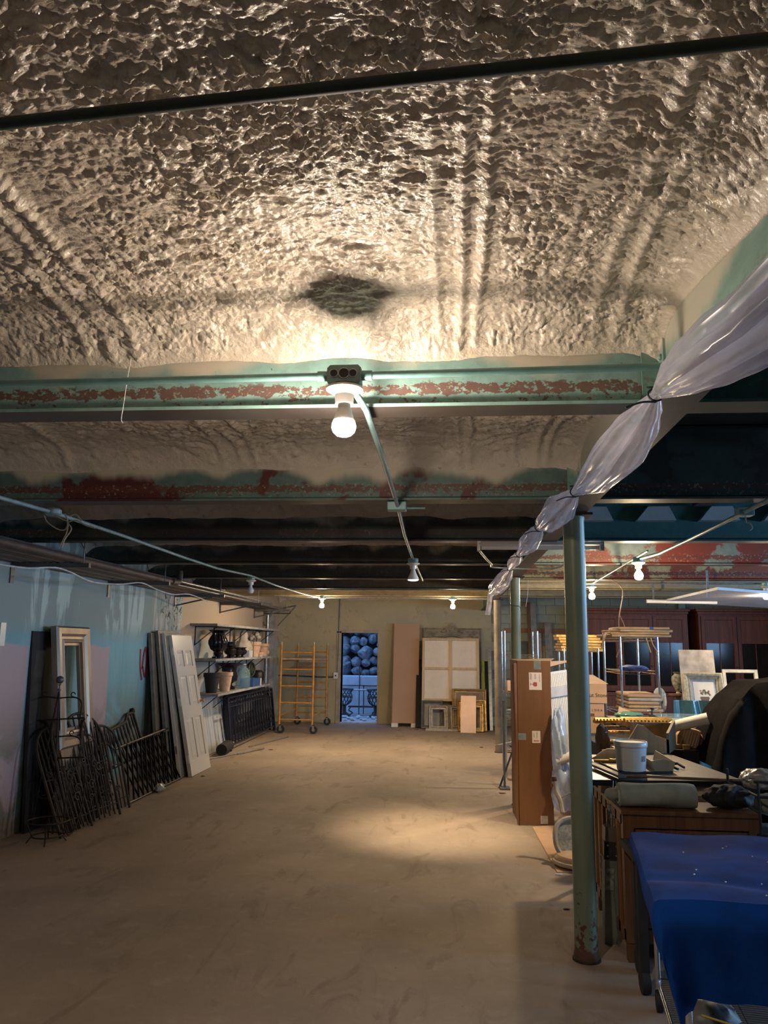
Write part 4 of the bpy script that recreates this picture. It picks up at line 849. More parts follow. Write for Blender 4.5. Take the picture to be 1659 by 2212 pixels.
obj('seat', B().box(-.35, .35, -.1, .1, .20, .23), M_iron, t, smooth=False)
for s in (-.3, .3): obj('leg', B().tube(bez([(s, 0, .2), (s*1.15, 0, .12), (s*.85, 0, .06), (s*1.1, 0, .01)]), .015, 6), M_iron, t)
rn = random.Random(3)
for k_ in range(26):
    s = rn.uniform(.03, .07); single('stone', B().ell((rn.uniform(-2.8, -1.5), rn.uniform(18.2, 19.2), -.03+s*.5), (s, s, s*.6), 7, 5, .15, k_), M_conc, 'small pale stone on the gravel just beyond the doorway', 'stone', 'loose stones outside')
# ------------------------------------------------------------------ things against the far wall
t = thing('tall_board', 'tall pinkish brown hardboard sheet standing on two white blocks', 'board', (-.965, 16.93, .075), (radians(-9), 0, radians(-2)))
obj('sheet', B().box(-.28, .28, -.01, .01, 0, 2.14), mat('pink_brown_hardboard', (.43, .265, .185), .6, var=.05, sc=2), t, smooth=False)
for x, lb in ((-1.18, 'left white foam block under the tall brown board'), (-.76, 'right white foam block under the tall brown board')):
    single('foam_block', B().box(x-.07, x+.07, 16.84, 17.04, 0, .08), M_white, lb, 'block', smooth=False, bev=.004)
def lean_back(name, lbl, cat, x, y, h, top_y, z=0, yaw=0, group=None):
    return thing(name, lbl, cat, (x, y, z), (-math.asin(max(-.9, min(.9, (top_y-y)/h))), 0, radians(yaw)), group)
# carved overmantel
t = lean_back('carved_overmantel', 'grey carved plaster overmantel with an arched crest behind the stretched canvas', 'panel', .05, 17.15, 2.13, 17.40)
M_pl = mat('grey_plaster', (.30, .25, .19), .7)
obj('side_board', B().box(-.64, -.46, -.02, .02, 0, 2.10).box(.46, .64, -.02, .02, 0, 2.10).box(-.46, .46, -.02, .02, 1.93, 2.10), M_pl, t, smooth=False)
obj('edge_moulding', B().frame(1.28, 2.12, [(0, 0), (0, -.04), (.02, -.045), (.03, -.02), (.03, 0)]), M_pl, t, smooth=False)
obj('arch_moulding', B().tube([(.36*cos(q*pi/16), -.035, 1.66+.30*sin(q*pi/16)) for q in range(17)], .022, 8), M_pl, t)
for s in (-1, 1):
    for (x, z, R_) in ((.50, 2.0, .055), (.40, 1.97, .04), (.54, 1.90, .035), (.33, 2.02, .035)):
        obj('scroll', B().tube([(s*(x+R_*(1-q/8)*cos(q)), -.03, z+R_*(1-q/8)*sin(q)) for q in np.linspace(0, 6.5, 18)], .010, 6), M_pl, t)
rn = random.Random(8)
for k_ in range(20):
    a = rn.uniform(-1, 1); obj('crest_leaf', B().ell((a*.22, -.045, 2.03+.13*(1-abs(a))*rn.uniform(.3, 1.25)), (.035, .022, .022), 8, 6).xf(Matrix.Identity(4)), M_pl, t)
obj('crest_fan', B().prism([(-.10, 2.02), (-.13, 2.12), (-.07, 2.13), (-.05, 2.19), (0, 2.24), (.05, 2.19), (.07, 2.13), (.13, 2.12), (.10, 2.02)], -.045, -.02, 'y'), M_pl, t, smooth=False)
# stretched canvas seen from behind
t = lean_back('stretched_canvas', 'large canvas seen from the back with a cross-braced pale wood stretcher', 'canvas', .01, 16.72, 1.34, 16.98, z=.56, yaw=-1)
W_, H_ = 1.22, 1.34
obj('canvas', B().box(-W_/2+.004, W_/2-.004, .012, .018, .004, H_-.004), mat('primed_canvas', (.80, .69, .58), .8, var=.04), t, smooth=False)
for nm, q in (('stretcher_bar', (-W_/2, -W_/2+.05, 0, H_)), ('stretcher_bar', (W_/2-.05, W_/2, 0, H_)), ('stretcher_bar', (-W_/2+.05, W_/2-.05, 0, .05)), ('stretcher_bar', (-W_/2+.05, W_/2-.05, H_-.05, H_)), ('brace', (-.03, .03, .05, H_-.05)), ('brace', (-W_/2+.05, -.03, .66, .71)), ('brace', (.03, W_/2-.05, .66, .71))):
    obj(nm, B().box(q[0], q[1], -.025, .012, q[2], q[3]), mat_wood('raw_pine', (.60, .43, .26), (.50, .34, .19)), t, smooth=False, bev=.002)
t = lean_back('backing_panel', 'tall light plywood panel standing behind the small frames under the canvas', 'panel', .12, 16.80, .9, 16.98)
obj('sheet', B().box(-.45, .5, -.01, .01, 0, .56), M_wood, t, smooth=False)
GP = [(0, 0), (0, -.03), (.012, -.045), (.035, -.04), (.05, -.02), (.07, -.022), (.08, -.008), (.08, 0)]
def pframe(lbl, x, y, w, h, m, ty, yaw=0, fill=None, z=0, prof=GP, name='picture_frame', cat='frame', grp='frames leaning on the far wall', sc=1.0):
    t = lean_back(name, lbl, cat, x, y, h, ty, z, yaw, grp)
    obj('moulding', B().frame(w, h, [(a*sc, b_*sc) for a, b_ in prof]), m, t, smooth=False)
    obj('sight_edge', B().frame(w-.15*sc, h-.15*sc, [(0, -.012), (.008, -.014), (.01, 0)], z0=.075*sc), mat('pale_slip', (.5, .46, .38), .5), t, smooth=False)
    if fill: obj('backing', B().box(-w/2+.07*sc, w/2-.07*sc, -.004, .0, .07*sc, h-.07*sc), fill, t, smooth=False)
    return t
M_silver = mat('silver_leaf', (.36, .32, .26), .4, .5, var=.3, sc=20); M_dgrey = mat('dark_grey_frame', (.11, .11, .11), .5)
pframe('dark grey frame supporting the left corner of the canvas', -.38, 16.60, .46, .58, M_dgrey, 16.69, fill=mat('grey_picture', (.32, .30, .26), .6, var=.2, sc=3))
pframe('small silver frame with empty opening on the floor left', -.24, 16.42, .40, .50, M_silver, 16.54, 2)
pframe('large gold frame at the right under the canvas', .40, 16.50, .72, .84, mat('old_gold', (.38, .24, .09), .4, .5, var=.3, sc=20), 16.66, fill=mat('brown_backing', (.30, .20, .12), .7))
pframe('narrow dark patterned frame left of the gold frames', .16, 16.38, .34, .50, M_silver, 16.46, 12, prof=[(a*.7, b_) for a, b_ in GP])
pframe('second gold frame in front of the large gold one', .45, 16.28, .60, .64, M_gold, 16.44, 3, fill=mat('brown_backing', (.3, .2, .12)))
pframe('innermost gold frame just behind the copper sheet', .44, 16.16, .48, .58, M_gold, 16.32, -3)
t = lean_back('copper_sheet', 'shiny pinkish copper sheet leaning in front of the gold frames', 'sheet', .36, 16.02, .74, 16.22, yaw=-4)
obj('sheet', B().box(-.155, .155, -.004, .004, 0, .74), mat('copper_metal', (.50, .34, .27), .42, .5, var=.05), t, smooth=False)
single('stone_slab', B().box(-.50, .18, 16.28, 16.60, 0, .035), M_stonew, 'thin pale slab on the floor under the small silver frame', 'slab', smooth=False)
for x in (): pass
for i, (x, w_, h, m, lb) in enumerate(((-.70, .10, 1.5, M_blackcl, 'tall dark board between the brown board and the canvas'), (-.62, .07, 1.35, M_rub, 'black strip board touching the left canvas edge'), (.70, .05, 1.5, mat('yellow_green_strip', (.42, .50, .06), .5), 'yellow-green level standing right of the canvas'), (.76, .07, 1.48, M_blackcl, 'black board right of the yellow-green level'), (.69, .07, 1.25, mat('cream_board', (.55, .47, .32), .6), 'cream board below the yellow-green level'), (.83, .06, 1.75, M_galv, 'long metal strip leaning near the brown far pillar'))):
    t = lean_back('tall_strip', lb, 'board', x+.02, 16.7-.03*i, h, 17.2-.03*i)
    obj('board', B().box(-w_/2, w_/2, -.012, .012, 0, h), m, t, smooth=False)
# ================================================================== right-hand side
def RR(x0, y0, x1, y1, Y):
    a = PY(x0, y1, Y); b_ = PY(x1, y0, Y); return a.x, b_.x, a.z, b_.z
# wall strip, planks by the block wall
single('wall_batten', B().box(1.2, 3.35, WY-.03, WY-.006, 2.02, 2.12), mat_wood('orange_batten', (.30, .13, .05), (.22, .09, .035)), 'orange wooden batten fixed across the painted block wall', 'batten', smooth=False)
for i, (x0, x1, y0, y1, m, lb) in enumerate(((1147, 1153, 1298, 1560, M_brown, 'tall dark plank leaning on the block wall'), (1155, 1166, 1298, 1560, mat('grey_board', (.28, .26, .23), .7), 'tall grey plank leaning on the block wall'), (1166, 1177, 1363, 1560, M_stonew, 'shorter pale plank beside the grey one'), (1180, 1186, 1390, 1560, M_wood, 'thin reddish lath on the block wall'), (1186, 1200, 1340, 1560, mat('grey_board', (.28, .26, .23)), 'slanting grey board right of the laths'), (1128, 1146, 1380, 1560, M_dgrey, 'wide dark grey board behind the chrome racks'))):
    a = PY(x0, y1, 16.9); b_ = PY(x1, y0, 17.35)
    t = lean_back('plank', lb, 'plank', (a.x+PY(x1, y1, 16.9).x)/2, 16.85, max(.6, b_.z), 17.3, yaw=0, group='planks against the block wall')
    obj('board', B().box(-(x1-x0)*.0052, (x1-x0)*.0052, -.015, .015, 0, max(.6, b_.z)), m, t, smooth=False)
# red hutches: built cabinets with glazed doors
def hutch(lbl, x0, x1, seed):
    W_ = x1-x0; t = thing('tall_cabinet', lbl, 'cabinet', ((x0+x1)/2, 16.85, 0), group='red wooden cabinets on the far wall'); h = W_/2
    obj('carcass', B().box(-h, -h+.04, -.25, .5, 0, 2.42).box(h-.04, h, -.25, .5, 0, 2.42).box(-h+.04, h-.04, .44, .5, 0, 2.42).box(-h+.04, h-.04, -.25, .44, 2.38, 2.42).box(-h+.04, h-.04, -.25, .44, .84, .88).box(-h+.04, h-.04, -.22, .44, 0, .1), M_red, t, smooth=False)
    obj('cornice', B().box(-h-.05, h+.05, -.31, .5, 2.48, 2.53).box(-h-.02, h+.02, -.28, .5, 2.42, 2.48), M_red, t, smooth=False, bev=.008)
    for z in (1.3, 1.7): obj('shelf', B().box(-h+.04, h-.04, -.18, .44, z, z+.02), M_red, t, smooth=False)
    n = 3; dw = (W_-.08)/n
    for i in range(n):
        a = -h+.04+i*dw
        d = obj('door', B().frame(dw-.01, 1.50, [(0, 0), (0, -.03), (.07, -.03), (.08, -.018), (.08, 0)], x0=a+.005, z0=.88), M_red, t, loc=(0, -.25, 0), smooth=False)
        obj('top_panel', B().box(a+.085, a+dw-.085, -.014, -.004, 1.88, 2.30).box(a+.12, a+dw-.12, -.02, -.014, 1.93, 2.26), M_red, d, smooth=False)
        obj('mid_rail', B().box(a+.08, a+dw-.08, -.028, 0, 1.83, 1.88), M_red, d, smooth=False)
        obj('glass', B().box(a+.08, a+dw-.08, -.010, -.006, .96, 1.83), mat_glass('dim_glass', (.05, .05, .05), .12, .25), d, smooth=False)
        obj('muntin', B().box(a+dw/2-.008, a+dw/2+.008, -.018, -.002, .96, 1.83), M_red, d, smooth=False)
        obj('knob', B().ell((a+dw-.045, -.045, 1.35), .018, 10, 6), M_brown, d)
        d2 = obj('lower_door', B().frame(dw-.01, .70, [(0, 0), (0, -.03), (.07, -.03), (.08, -.018), (.08, 0)], x0=a+.005, z0=.12), M_red, t, loc=(0, -.25, 0), smooth=False)
        obj('raised_panel', B().box(a+.08, a+dw-.08, -.012, 0, .2, .74).box(a+.13, a+dw-.13, -.02, -.012, .25, .69), M_red, d2, smooth=False)
    rn = random.Random(seed)
    for i in range(4):
        x = -h+.3+i*(W_-.6)/3+rn.uniform(-.04, .04); z = rn.choice((.88, 1.32, 1.72)); r = rn.uniform(.05, .09)
        urn('vase', ('white', 'pale blue', 'brown', 'cream')[i % 4]+' vase behind the glass of the '+('left' if seed == 1 else 'right')+' red cabinet', ((x0+x1)/2+x, 17.05, z), rn.uniform(.18, .32), r, (M_white, M_stonew, M_terra, M_galv)[i % 4], 0, 'vase', grp='vases inside the %s red cabinet' % ('left' if seed == 1 else 'right'), handles=False)
hutch('red-stained glazed cabinet, left of the two on the far wall', 2.80, 4.92, 1); hutch('red-stained glazed cabinet, right of the two on the far wall', 5.14, 7.36, 2)
single('green_post', B().box(4.96, 5.10, WY-.14, WY-.006, 0, 2.9), M_green, 'green post between the two red cabinets', 'post', smooth=False)
# hanging board
p = [PZ(1550, 1274, 2.36), PZ(1435, 1300, 2.36), PZ(1700, 1316, 2.36), PZ(1720, 1287, 2.36)]
t = thing('hanging_board', 'bluish white board hung flat below the beams at the right', 'board', (3.4, 9.3, 2.36))
bx = B().add([tuple(q) for q in p]+[tuple(q+Vector((0, 0, .03))) for q in p], [(0, 1, 2, 3), (7, 6, 5, 4), (0, 4, 5, 1), (1, 5, 6, 2), (2, 6, 7, 3), (3, 7, 4, 0)])
obj('sheet', bx, mat('pale_panel', (.55, .56, .62), .6, var=.15, sc=3), t, smooth=False, world=True)
for (x, y, yy, z1) in ((1530, 1290, 9.3, 2.62), (1412, 1300, 11.2, 2.6)):
    q = PY(x, y, yy); obj('hanger', B().box(q.x-.012, q.x+.012, yy-.006, yy+.006, q.z, 2.62), M_galv, t, smooth=False, world=True)
q0 = PZ(1396, 1303, 2.34); q1 = PZ(1530, 1308, 2.34); single('hanging_tube', B().cyl((2.75, 11.1, 2.36), (3.7, 11.1, 2.35), .028, n=12), M_white, 'white tube hung at the left edge of the hanging board', 'tube')
# ------------------------------------------------------------------ wire shelving racks
def rack(lbl, x0, x1, y0, y1, h, shelves, grp='chrome shelving racks'):
    t = thing('wire_rack', lbl, 'rack', ((x0+x1)/2, (y0+y1)/2, 0), group=grp); a = (x1-x0)/2; b_ = (y1-y0)/2
    for sx in (-a, a):
        for sy in (-b_, b_):
            obj('post', B().cyl((sx, sy, 0), (sx, sy, h), .0127, n=10), M_chrome, t); 
    for z in shelves:
        sh = B()
        for sy in (-b_, b_): sh.cyl((-a, sy, z), (a, sy, z), .004, n=6).cyl((-a, sy, z-.03), (a, sy, z-.03), .004, n=6)
        for sx in (-a, a): sh.cyl((sx, -b_, z), (sx, b_, z), .004, n=6).cyl((sx, -b_, z-.03), (sx, b_, z-.03), .004, n=6)
        n = int((x1-x0)/.03)
        for i in range(1, n): sh.bar((-a+2*a*i/n, -b_, z), (-a+2*a*i/n, b_, z), .004, .004)
        for i in range(0, n, 2): sh.bar((-a+2*a*i/n, -b_, z-.03), (-a+2*a*(i+1)/n, -b_, z), .003, .003).bar((-a+2*a*(i+1)/n, -b_, z), (-a+2*a*(i+2)/n, -b_, z-.03), .003, .003)
        obj('wire_shelf', sh, M_chrome, t)
    return t
# rack behind the middle pillar
rack('chrome rack behind the middle green pillar and tall cardboard box', .74, 1.18, 10.7, 11.3, 1.92, (.35, .75, 1.10, 1.6))
single('open_carton', B().box(.78, .96, 10.76, 11.0, 1.10, 1.25).hexa([(.77, 10.68, 1.12), (.97, 10.68, 1.10), (.97, 10.75, 1.25), (.77, 10.75, 1.25), (.77, 10.67, 1.13), (.97, 10.67, 1.11), (.97, 10.74, 1.26), (.77, 10.74, 1.26)]), M_card2, 'small opened carton on the rack behind the middle pillar', 'carton', smooth=False)
for i in range(5): single('wrapped_plate', B().lathe((.88+.01*(i % 2), 10.92, .755+i*.022), [(.06, 0), (.13, .014), (.135, .018), (.06, .01)], 20), mat_glass('cloudy_wrap', (.6, .62, .65), .2, .7), ('lowest', 'second', 'third', 'fourth', 'topmost')[i]+' plastic wrapped plate in the stack behind the middle pillar', 'plate', 'wrapped plates stack')
for i in range(3): single('metal_tray', B().box(.77+.02*i, 1.1, 10.75, 11.2, .37+i*.04, .385+i*.04), M_galv, ('lowest', 'middle', 'uppermost')[i]+' metal tray on the bottom shelf of the rack behind the middle pillar', 'tray', smooth=False)
t = thing('tripod', 'black folding tripod standing by the chrome rack', 'tripod', (.86, 10.15, 0))
for x, y in ((-.26, -.2), (.1, -.25), (.08, .25)): obj('leg', B().cyl((x, y, .0), (0, 0, .62), .012, n=8), M_rub, t)
obj('column', B().cyl((0, 0, .35), (0, 0, .95), .016, n=10), M_rub, t); obj('crossbar', B().cyl((-.30, -.05, .48), (.1, 0, .57), .008, n=8), M_galv, t)
single('red_toolbox', B().box(.80, 1.05, 10.45, 10.62, .0, .13).box(.88, .97, 10.52, 10.54, .13, .16), mat('dark_red_plastic', (.16, .02, .02), .4), 'dark red toolbox on the floor under the tripod', 'toolbox', smooth=False, bev=.006)
t = thing('metal_stand', 'tall thin grey metal stand left of the middle pillar', 'stand', (.66, 9.9, 0))
obj('upright', B().box(-.012, .012, -.02, .02, 0, 1.05), M_grey, t, smooth=False); obj('foot', B().box(-.06, .06, -.10, .10, 0, .02), M_grey, t, smooth=False)
# rack with gold frames on its top
rack('chrome rack carrying stacked gold frames behind the near pillar', 1.56, 2.02, 10.9, 11.4, 1.70, (.6, 1.2, 1.68))
rn = random.Random(5)
for i in range(6):
    w_ = rn.uniform(.52, .60); d_ = .5; z = 1.69+i*.038
    t = thing('gold_frame', ('lowest', 'second', 'third', 'fourth', 'fifth', 'topmost')[i]+' gold frame in the flat stack on the chrome rack', 'frame', (1.79+rn.uniform(-.03, .03), 11.15, z), (radians(90), 0, radians(rn.uniform(-4, 4))), 'gold frames stacked on the rack')
    obj('moulding', B().frame(w_, d_, [(0, 0), (0, -.03), (.02, -.035), (.05, -.02), (.06, 0)], z0=-d_/2), M_gold, t, smooth=False)
for i in range(4): single('book_tray', B().box(1.62, 1.96, 10.95, 11.3, 1.205+i*.03, 1.225+i*.03), (M_rub, M_dgrey, M_galv, M_rub)[i], ('lowest', 'second', 'third', 'topmost')[i]+' flat tray on the gold frame rack', 'tray', smooth=False)
# rack with wrapped parcels
RX0 = PY(1344, 1500, 8.7).x; RX1 = PY(1425, 1500, 8.7).x
rack('tall chrome rack topped by brown paper parcels right of the near pillar', RX0, RX1, 8.7, 9.6, 1.84, (1.02, 1.46, 1.82))
M_kraft = mat('kraft_paper', (.48, .31, .16), .7, var=.2, sc=9, bump=.5, bsc=12)
a = PY(1318, 1366, 8.6).x; b_ = PY(1450, 1366, 8.6).x
for i in range(4):
    t = thing('paper_parcel', ('lowest flat brown paper parcel on the tall chrome rack', 'second brown paper parcel on the tall chrome rack', 'third brown paper parcel, skewed, on the tall chrome rack', 'topmost brown paper parcel with blue tape on the tall chrome rack')[i], 'parcel', ((a+b_)/2+.02*i, 8.95, 1.828+i*.027), (0, 0, radians((4, -3, 7, -2)[i])), 'brown paper parcels')
    hw = (b_-a)/2*(1, .96, .9, .84)[i]
    obj('wrapping', B().box(-hw, hw, -.30, .35, 0, .025), M_kraft, t, smooth=False, bev=.006)
    if i == 3: obj('tape', B().box(.06, .10, -.302, .352, -.001, .0262), mat('blue_tape', (.02, .08, .45), .5), t, smooth=False)
    if i == 1: obj('torn_flap', B().sheet([[(-hw-.03-.05*u, -.30+.2*v, .01-.16*u*u) for v in (0, .5, 1)] for u in (0, .3, .6, .8, 1)], .002), M_kraft, t)
single('blue_tape_strip', B().box(b_-.16, b_-.14, 8.63, 8.634, 1.68, 1.82), MC['blue_tape'], 'strip of blue tape hanging from the paper parcels', 'tape', smooth=False)
for i in range(2): single('hanging_strap', B().tube(bez([(b_-.26+.05*i, 8.63, 1.82), (b_-.24+.05*i, 8.62, 1.74), (b_-.22+.08*i, 8.62, 1.66)]), .006, 6), M_kraft, ('left', 'right')[i]+' brown strap hanging from the paper parcels', 'strap')
t = thing('folded_cloth', 'crumpled blue cloth on the middle shelf of the tall chrome rack', 'cloth', ((RX0+RX1)/2, 9.0, 1.465))
obj('cloth', B().ell((0, 0, .02), (.16, .25, .035), 14, 8, .2, 4), mat('bright_blue_cloth', (.03, .09, .38), .7), t)
for i in range(5):
    single('folded_blanket', B().box(RX0+.05+.01*(i % 2), RX1+.03-.02*(i % 3), 8.68, 9.3, 1.03+i*.038, 1.066+i*.038), (M_card2, M_wood, M_card2, M_stonew, M_card2)[i], ('lowest', 'second', 'third', 'fourth', 'topmost')[i]+' folded tan blanket on the lower shelf of the tall chrome rack', 'blanket', 'folded tan blankets', smooth=True, bev=.015)
t = thing('plastic_wrap', 'white plastic wrap hanging off the folded tan blankets', 'plastic', (RX1+.05, 8.9, 1.03))
obj('wrap', B().ell((0, 0, .12), (.04, .22, .13), 14, 10, .12, 3), mat('milky_plastic', (.62, .66, .72), .3), t)
# cartons stacked
def carton(lbl, x0, x1, Y, d_, z0, z1, m=M_card2, text=None, ts=.06, open_=False):
    t = thing('carton', lbl, 'carton', ((x0+x1)/2, Y, z0), group='stacked cartons'); h = (x1-x0)/2
    obj('box', B().box(-h, h, 0, d_, 0, z1-z0), m, t, smooth=False, bev=.004)
    obj('tape', B().box(-.02, .02, -.0015, d_+.0015, z1-z0-.04, z1-z0+.0015), mat('parcel_tape', (.45, .30, .18), .3), t, smooth=False)
    if text:
        tb = text_b(text, ts); tb.xf(Matrix.Translation((0.02, -.002, (z1-z0)*.45)) @ Matrix.Rotation(radians(90), 4, 'X')); obj('printing', tb, M_blk_print, t, smooth=False)
    if open_:
        obj('flap', B().hexa([(-h, 0, z1-z0), (h, 0, z1-z0), (h+.02, .0, z1-z0+.003), (-h, 0, z1-z0+.003), (-h+.1, .3, z1-z0+.08), (h-.08, .3, z1-z0+.08), (h-.08, .3, z1-z0+.083), (-h+.1, .3, z1-z0+.083)]), m, t, smooth=False)
    return t
CY = 8.3
x0 = PY(1240, 1500, CY).x; x1 = PY(1311, 1500, CY).x; zA = PY(1311, 1478, CY).z; zB = PY(1311, 1520, CY).z; zC = PY(1311, 1557, CY).z
t = carton('carton printed in dark letters, top of the stack behind the near pillar', x0, x1, CY, .45, zB, zA, text=None, open_=True)
tb = text_b('Cut Stone', .056); ct = (PY(1289, 1503, CY).x-(x0+x1)/2); tb.xf(Matrix.Translation((ct, -.002, (zA-zB)*.42)) @ Matrix.Rotation(radians(90), 4, 'X')); obj('printing', tb, M_blk_print, t, smooth=False)
t = carton('plain carton second in the stack behind the near pillar', x0-.01, x1-.03, CY+.01, .45, zC, zB)
tb = text_b('W A L  L O R A', .032); ct = (PY(1283, 1533, CY).x-(x0+x1)/2); tb.xf(Matrix.Translation((ct, -.003, (zB-zC)*.6)) @ Matrix.Rotation(radians(90), 4, 'X')); obj('printing', tb, M_card, t, smooth=False)
obj('emblem', B().box(ct-.025, ct+.025, -.003, 0, .04, .07), M_card, t, smooth=False)
carton('third carton of the stack behind the near pillar', x0, x1-.05, CY-.01, .45, zC-.38, zC)
carton('bottom carton of the stack behind the near pillar', x0-.02, x1-.06, CY, .45, 0, zC-.38)
# tall shipping carton
t = thing('tall_carton', 'very tall brown shipping carton standing by the middle pillar', 'carton', (.835, 7.95, 0), (0, 0, radians(1.5))); Hh = 1.575
obj('front_panel', B().box(-.165, .165, -.005, .002, .006, Hh-.005), M_card, t, smooth=False)
obj('left_panel', B().box(-.170, -.163, .0, .62, .006, Hh-.005), M_card, t, smooth=False)
obj('back_panel', B().box(-.165, .165, .62, .627, .006, Hh-.005), M_card, t, smooth=False)
obj('top_panel', B().hexa([(-.17, -.004, Hh-.006), (.165, -.004, Hh-.006), (.30, .60, Hh+.01), (-.17, .63, Hh-.004), (-.17, -.004, Hh-.002), (.165, -.004, Hh-.002), (.30, .60, Hh+.014), (-.17, .63, Hh)]), M_card2, t, smooth=False)
obj('torn_flap', B().hexa([(.165, .0, Hh-.06), (.34, .1, Hh-.02), (.35, .11, Hh-.02), (.17, .01, Hh-.06), (.165, .0, Hh-.008), (.34, .1, Hh), (.35, .11, Hh), (.17, .01, Hh-.008)]), M_card2, t, smooth=False)
obj('left_flap', B().hexa([(-.175, -.01, .0), (-.17, -.004, .0), (-.17, -.004, Hh-.03), (-.20, -.02, Hh-.03)]+[(-.185, .05, .0), (-.175, .05, .0), (-.175, .05, Hh-.03), (-.215, .03, Hh-.05)]), M_card, t, smooth=False)
M_tape = mat('grey_tape', (.22, .25, .24), .3); M_lab = mat('label_paper', (.68, .60, .54), .6, var=.03, bump=0); M_redp = mat('red_ink', (.45, .05, .06), .6, bump=0); M_inkg = mat('grey_ink', (.25, .18, .16), .6, bump=0)
obj('tape', B().box(.0, .07, -.0065, -.005, Hh-.09, Hh-.004), M_tape, t, smooth=False); obj('tape', B().box(-.168, -.09, -.0065, -.005, .80, .865), M_tape, t, smooth=False)
lb = obj('fragile_label', B().box(-.05, .075, -.0068, -.005, 1.285, 1.455), M_lab, t, smooth=False)
g = B().prism([(-.0, 1.33), (.004, 1.345), (.022, 1.345), (.022, 1.350), (.004, 1.350), (0, 1.366), (-.006, 1.366), (-.006, 1.33)], -.0076, -.0068, 'y')
# wine glass, lying on its side as the label is turned
gl = B().box(-.038, -.034, -.0076, -.0068, 1.325, 1.355).box(-.034, -.008, -.0076, -.0068, 1.338, 1.342).prism([(-.010, 1.325+.002), (-.010, 1.353), (.006, 1.362), (.028, 1.358), (.028, 1.322), (.006, 1.318)], -.0076, -.0068, 'y')
gl.v = [(x, y, z-.0) for x, y, z in gl.v]
obj('glass_symbol', gl, M_redp, lb, smooth=False)
for s, x, sz in (('FRAGILE', -.030, .026), ('GLASS', .012, .026), ('HANDLE WITH CARE', .055, .013)):
    tb = text_b(s, sz); tb.xf(Matrix.Translation((x, -.0071, 1.415 if s != 'HANDLE WITH CARE' else 1.40)) @ Matrix.Rotation(radians(90), 4, 'X') @ Matrix.Rotation(radians(90), 4, 'Z') @ Matrix.Scale(.62 if s != 'GLASS' else .7, 4, (1, 0, 0))); obj('lettering', tb, M_redp, lb, smooth=False)
lb = obj('address_label', B().box(-.03, .05, -.0068, -.005, .775, .89), M_lab, t, smooth=False)
obj('arrow', B().prism([(-.02, .795), (-.005, .803), (-.005, .799), (.035, .799), (.035, .791), (-.005, .791), (-.005, .787)], -.0076, -.0068, 'y'), M_redp, lb, smooth=False)
for i in range(2):
    tb = text_b(('HEAVY', 'THIS SIDE')[i], .018); tb.xf(Matrix.Translation((-.012+.03*i, -.0071, .85)) @ Matrix.Rotation(radians(90), 4, 'X') @ Matrix.Rotation(radians(90), 4, 'Z') @ Matrix.Scale(.8, 4, (1, 0, 0))); obj('lettering', tb, M_inkg, lb, smooth=False)
obj('blank_sticker', B().box(.035, .105, -.0068, -.005, .02, .095), M_stonew, t, smooth=False)
# ribbed white item and plastic in the open side of the carton
t = thing('ribbed_panel', 'white ribbed plastic panel leaning out of the open side of the tall carton', 'panel', (1.17, 8.16, .42), (0, radians(-7), radians(24)))
rb = [[(-.10+.24*i/60, -.004*cos(i*2*pi/5), 1.03*j) for i in range(61)] for j in (0, 1)]
obj('sheet', B().sheet(rb, .01, (0, -1, 0)), M_wpaint, t); obj('top_band', B().box(-.10, .14, -.02, -.008, .80, .90), mat('pale_grey_band', (.55, .53, .55), .5), t, smooth=False)
obj('side_board', B().box(-.115, .15, .0, .02, 0, 1.05), M_wpaint, t, smooth=False)
def crumple(name, lbl, cat, c, r, m, seed=0, n=26, amp=.12, grp=None):
    rn = np.random.RandomState(seed); b_ = B(); k1 = rn.uniform(-1, 1, (9, 3))*7; ph = rn.uniform(0, 6, 9)
    for i in range(n+1):
        for j in range(n*2):
            th = pi*i/n; a = 2*pi*j/(n*2); d = np.array([sin(th)*cos(a), sin(th)*sin(a), cos(th)])
            q = 1+amp*sum(abs(sin(k1[k_] @ d*1.0+ph[k_])) for k_ in range(9))/4-amp
            b_.v.append((c[0]+r[0]*d[0]*q, c[1]+r[1]*d[1]*q, c[2]+max(-r[2]*.9, r[2]*d[2]*q)))
    for i in range(n):
        for j in range(n*2): b_.f.append((i*n*2+j, (i+1)*n*2+j, (i+1)*n*2+(j+1) % (n*2), i*n*2+(j+1) % (n*2)))
    return single(name, b_, m, lbl, cat, grp)
M_clearp = mat_glass('crinkled_clear_plastic', (.55, .66, .85), .12, .55)
crumple('plastic_bag', 'crinkled clear plastic spilling from the open carton side, upper bulge', 'plastic', (1.06, 7.9, .78), (.07, .10, .30), M_clearp, 2, amp=.3)
crumple('plastic_bag', 'crinkled clear plastic spilling from the open carton side, lower bulge', 'plastic', (1.10, 7.92, .36), (.11, .12, .22), M_clearp, 5, amp=.3)
single('white_tube', B().cyl((1.03, 7.85, .62), (1.22, 7.8, .70), .045, n=18), M_wpaint, 'white cardboard tube poking out beside the carton', 'tube')
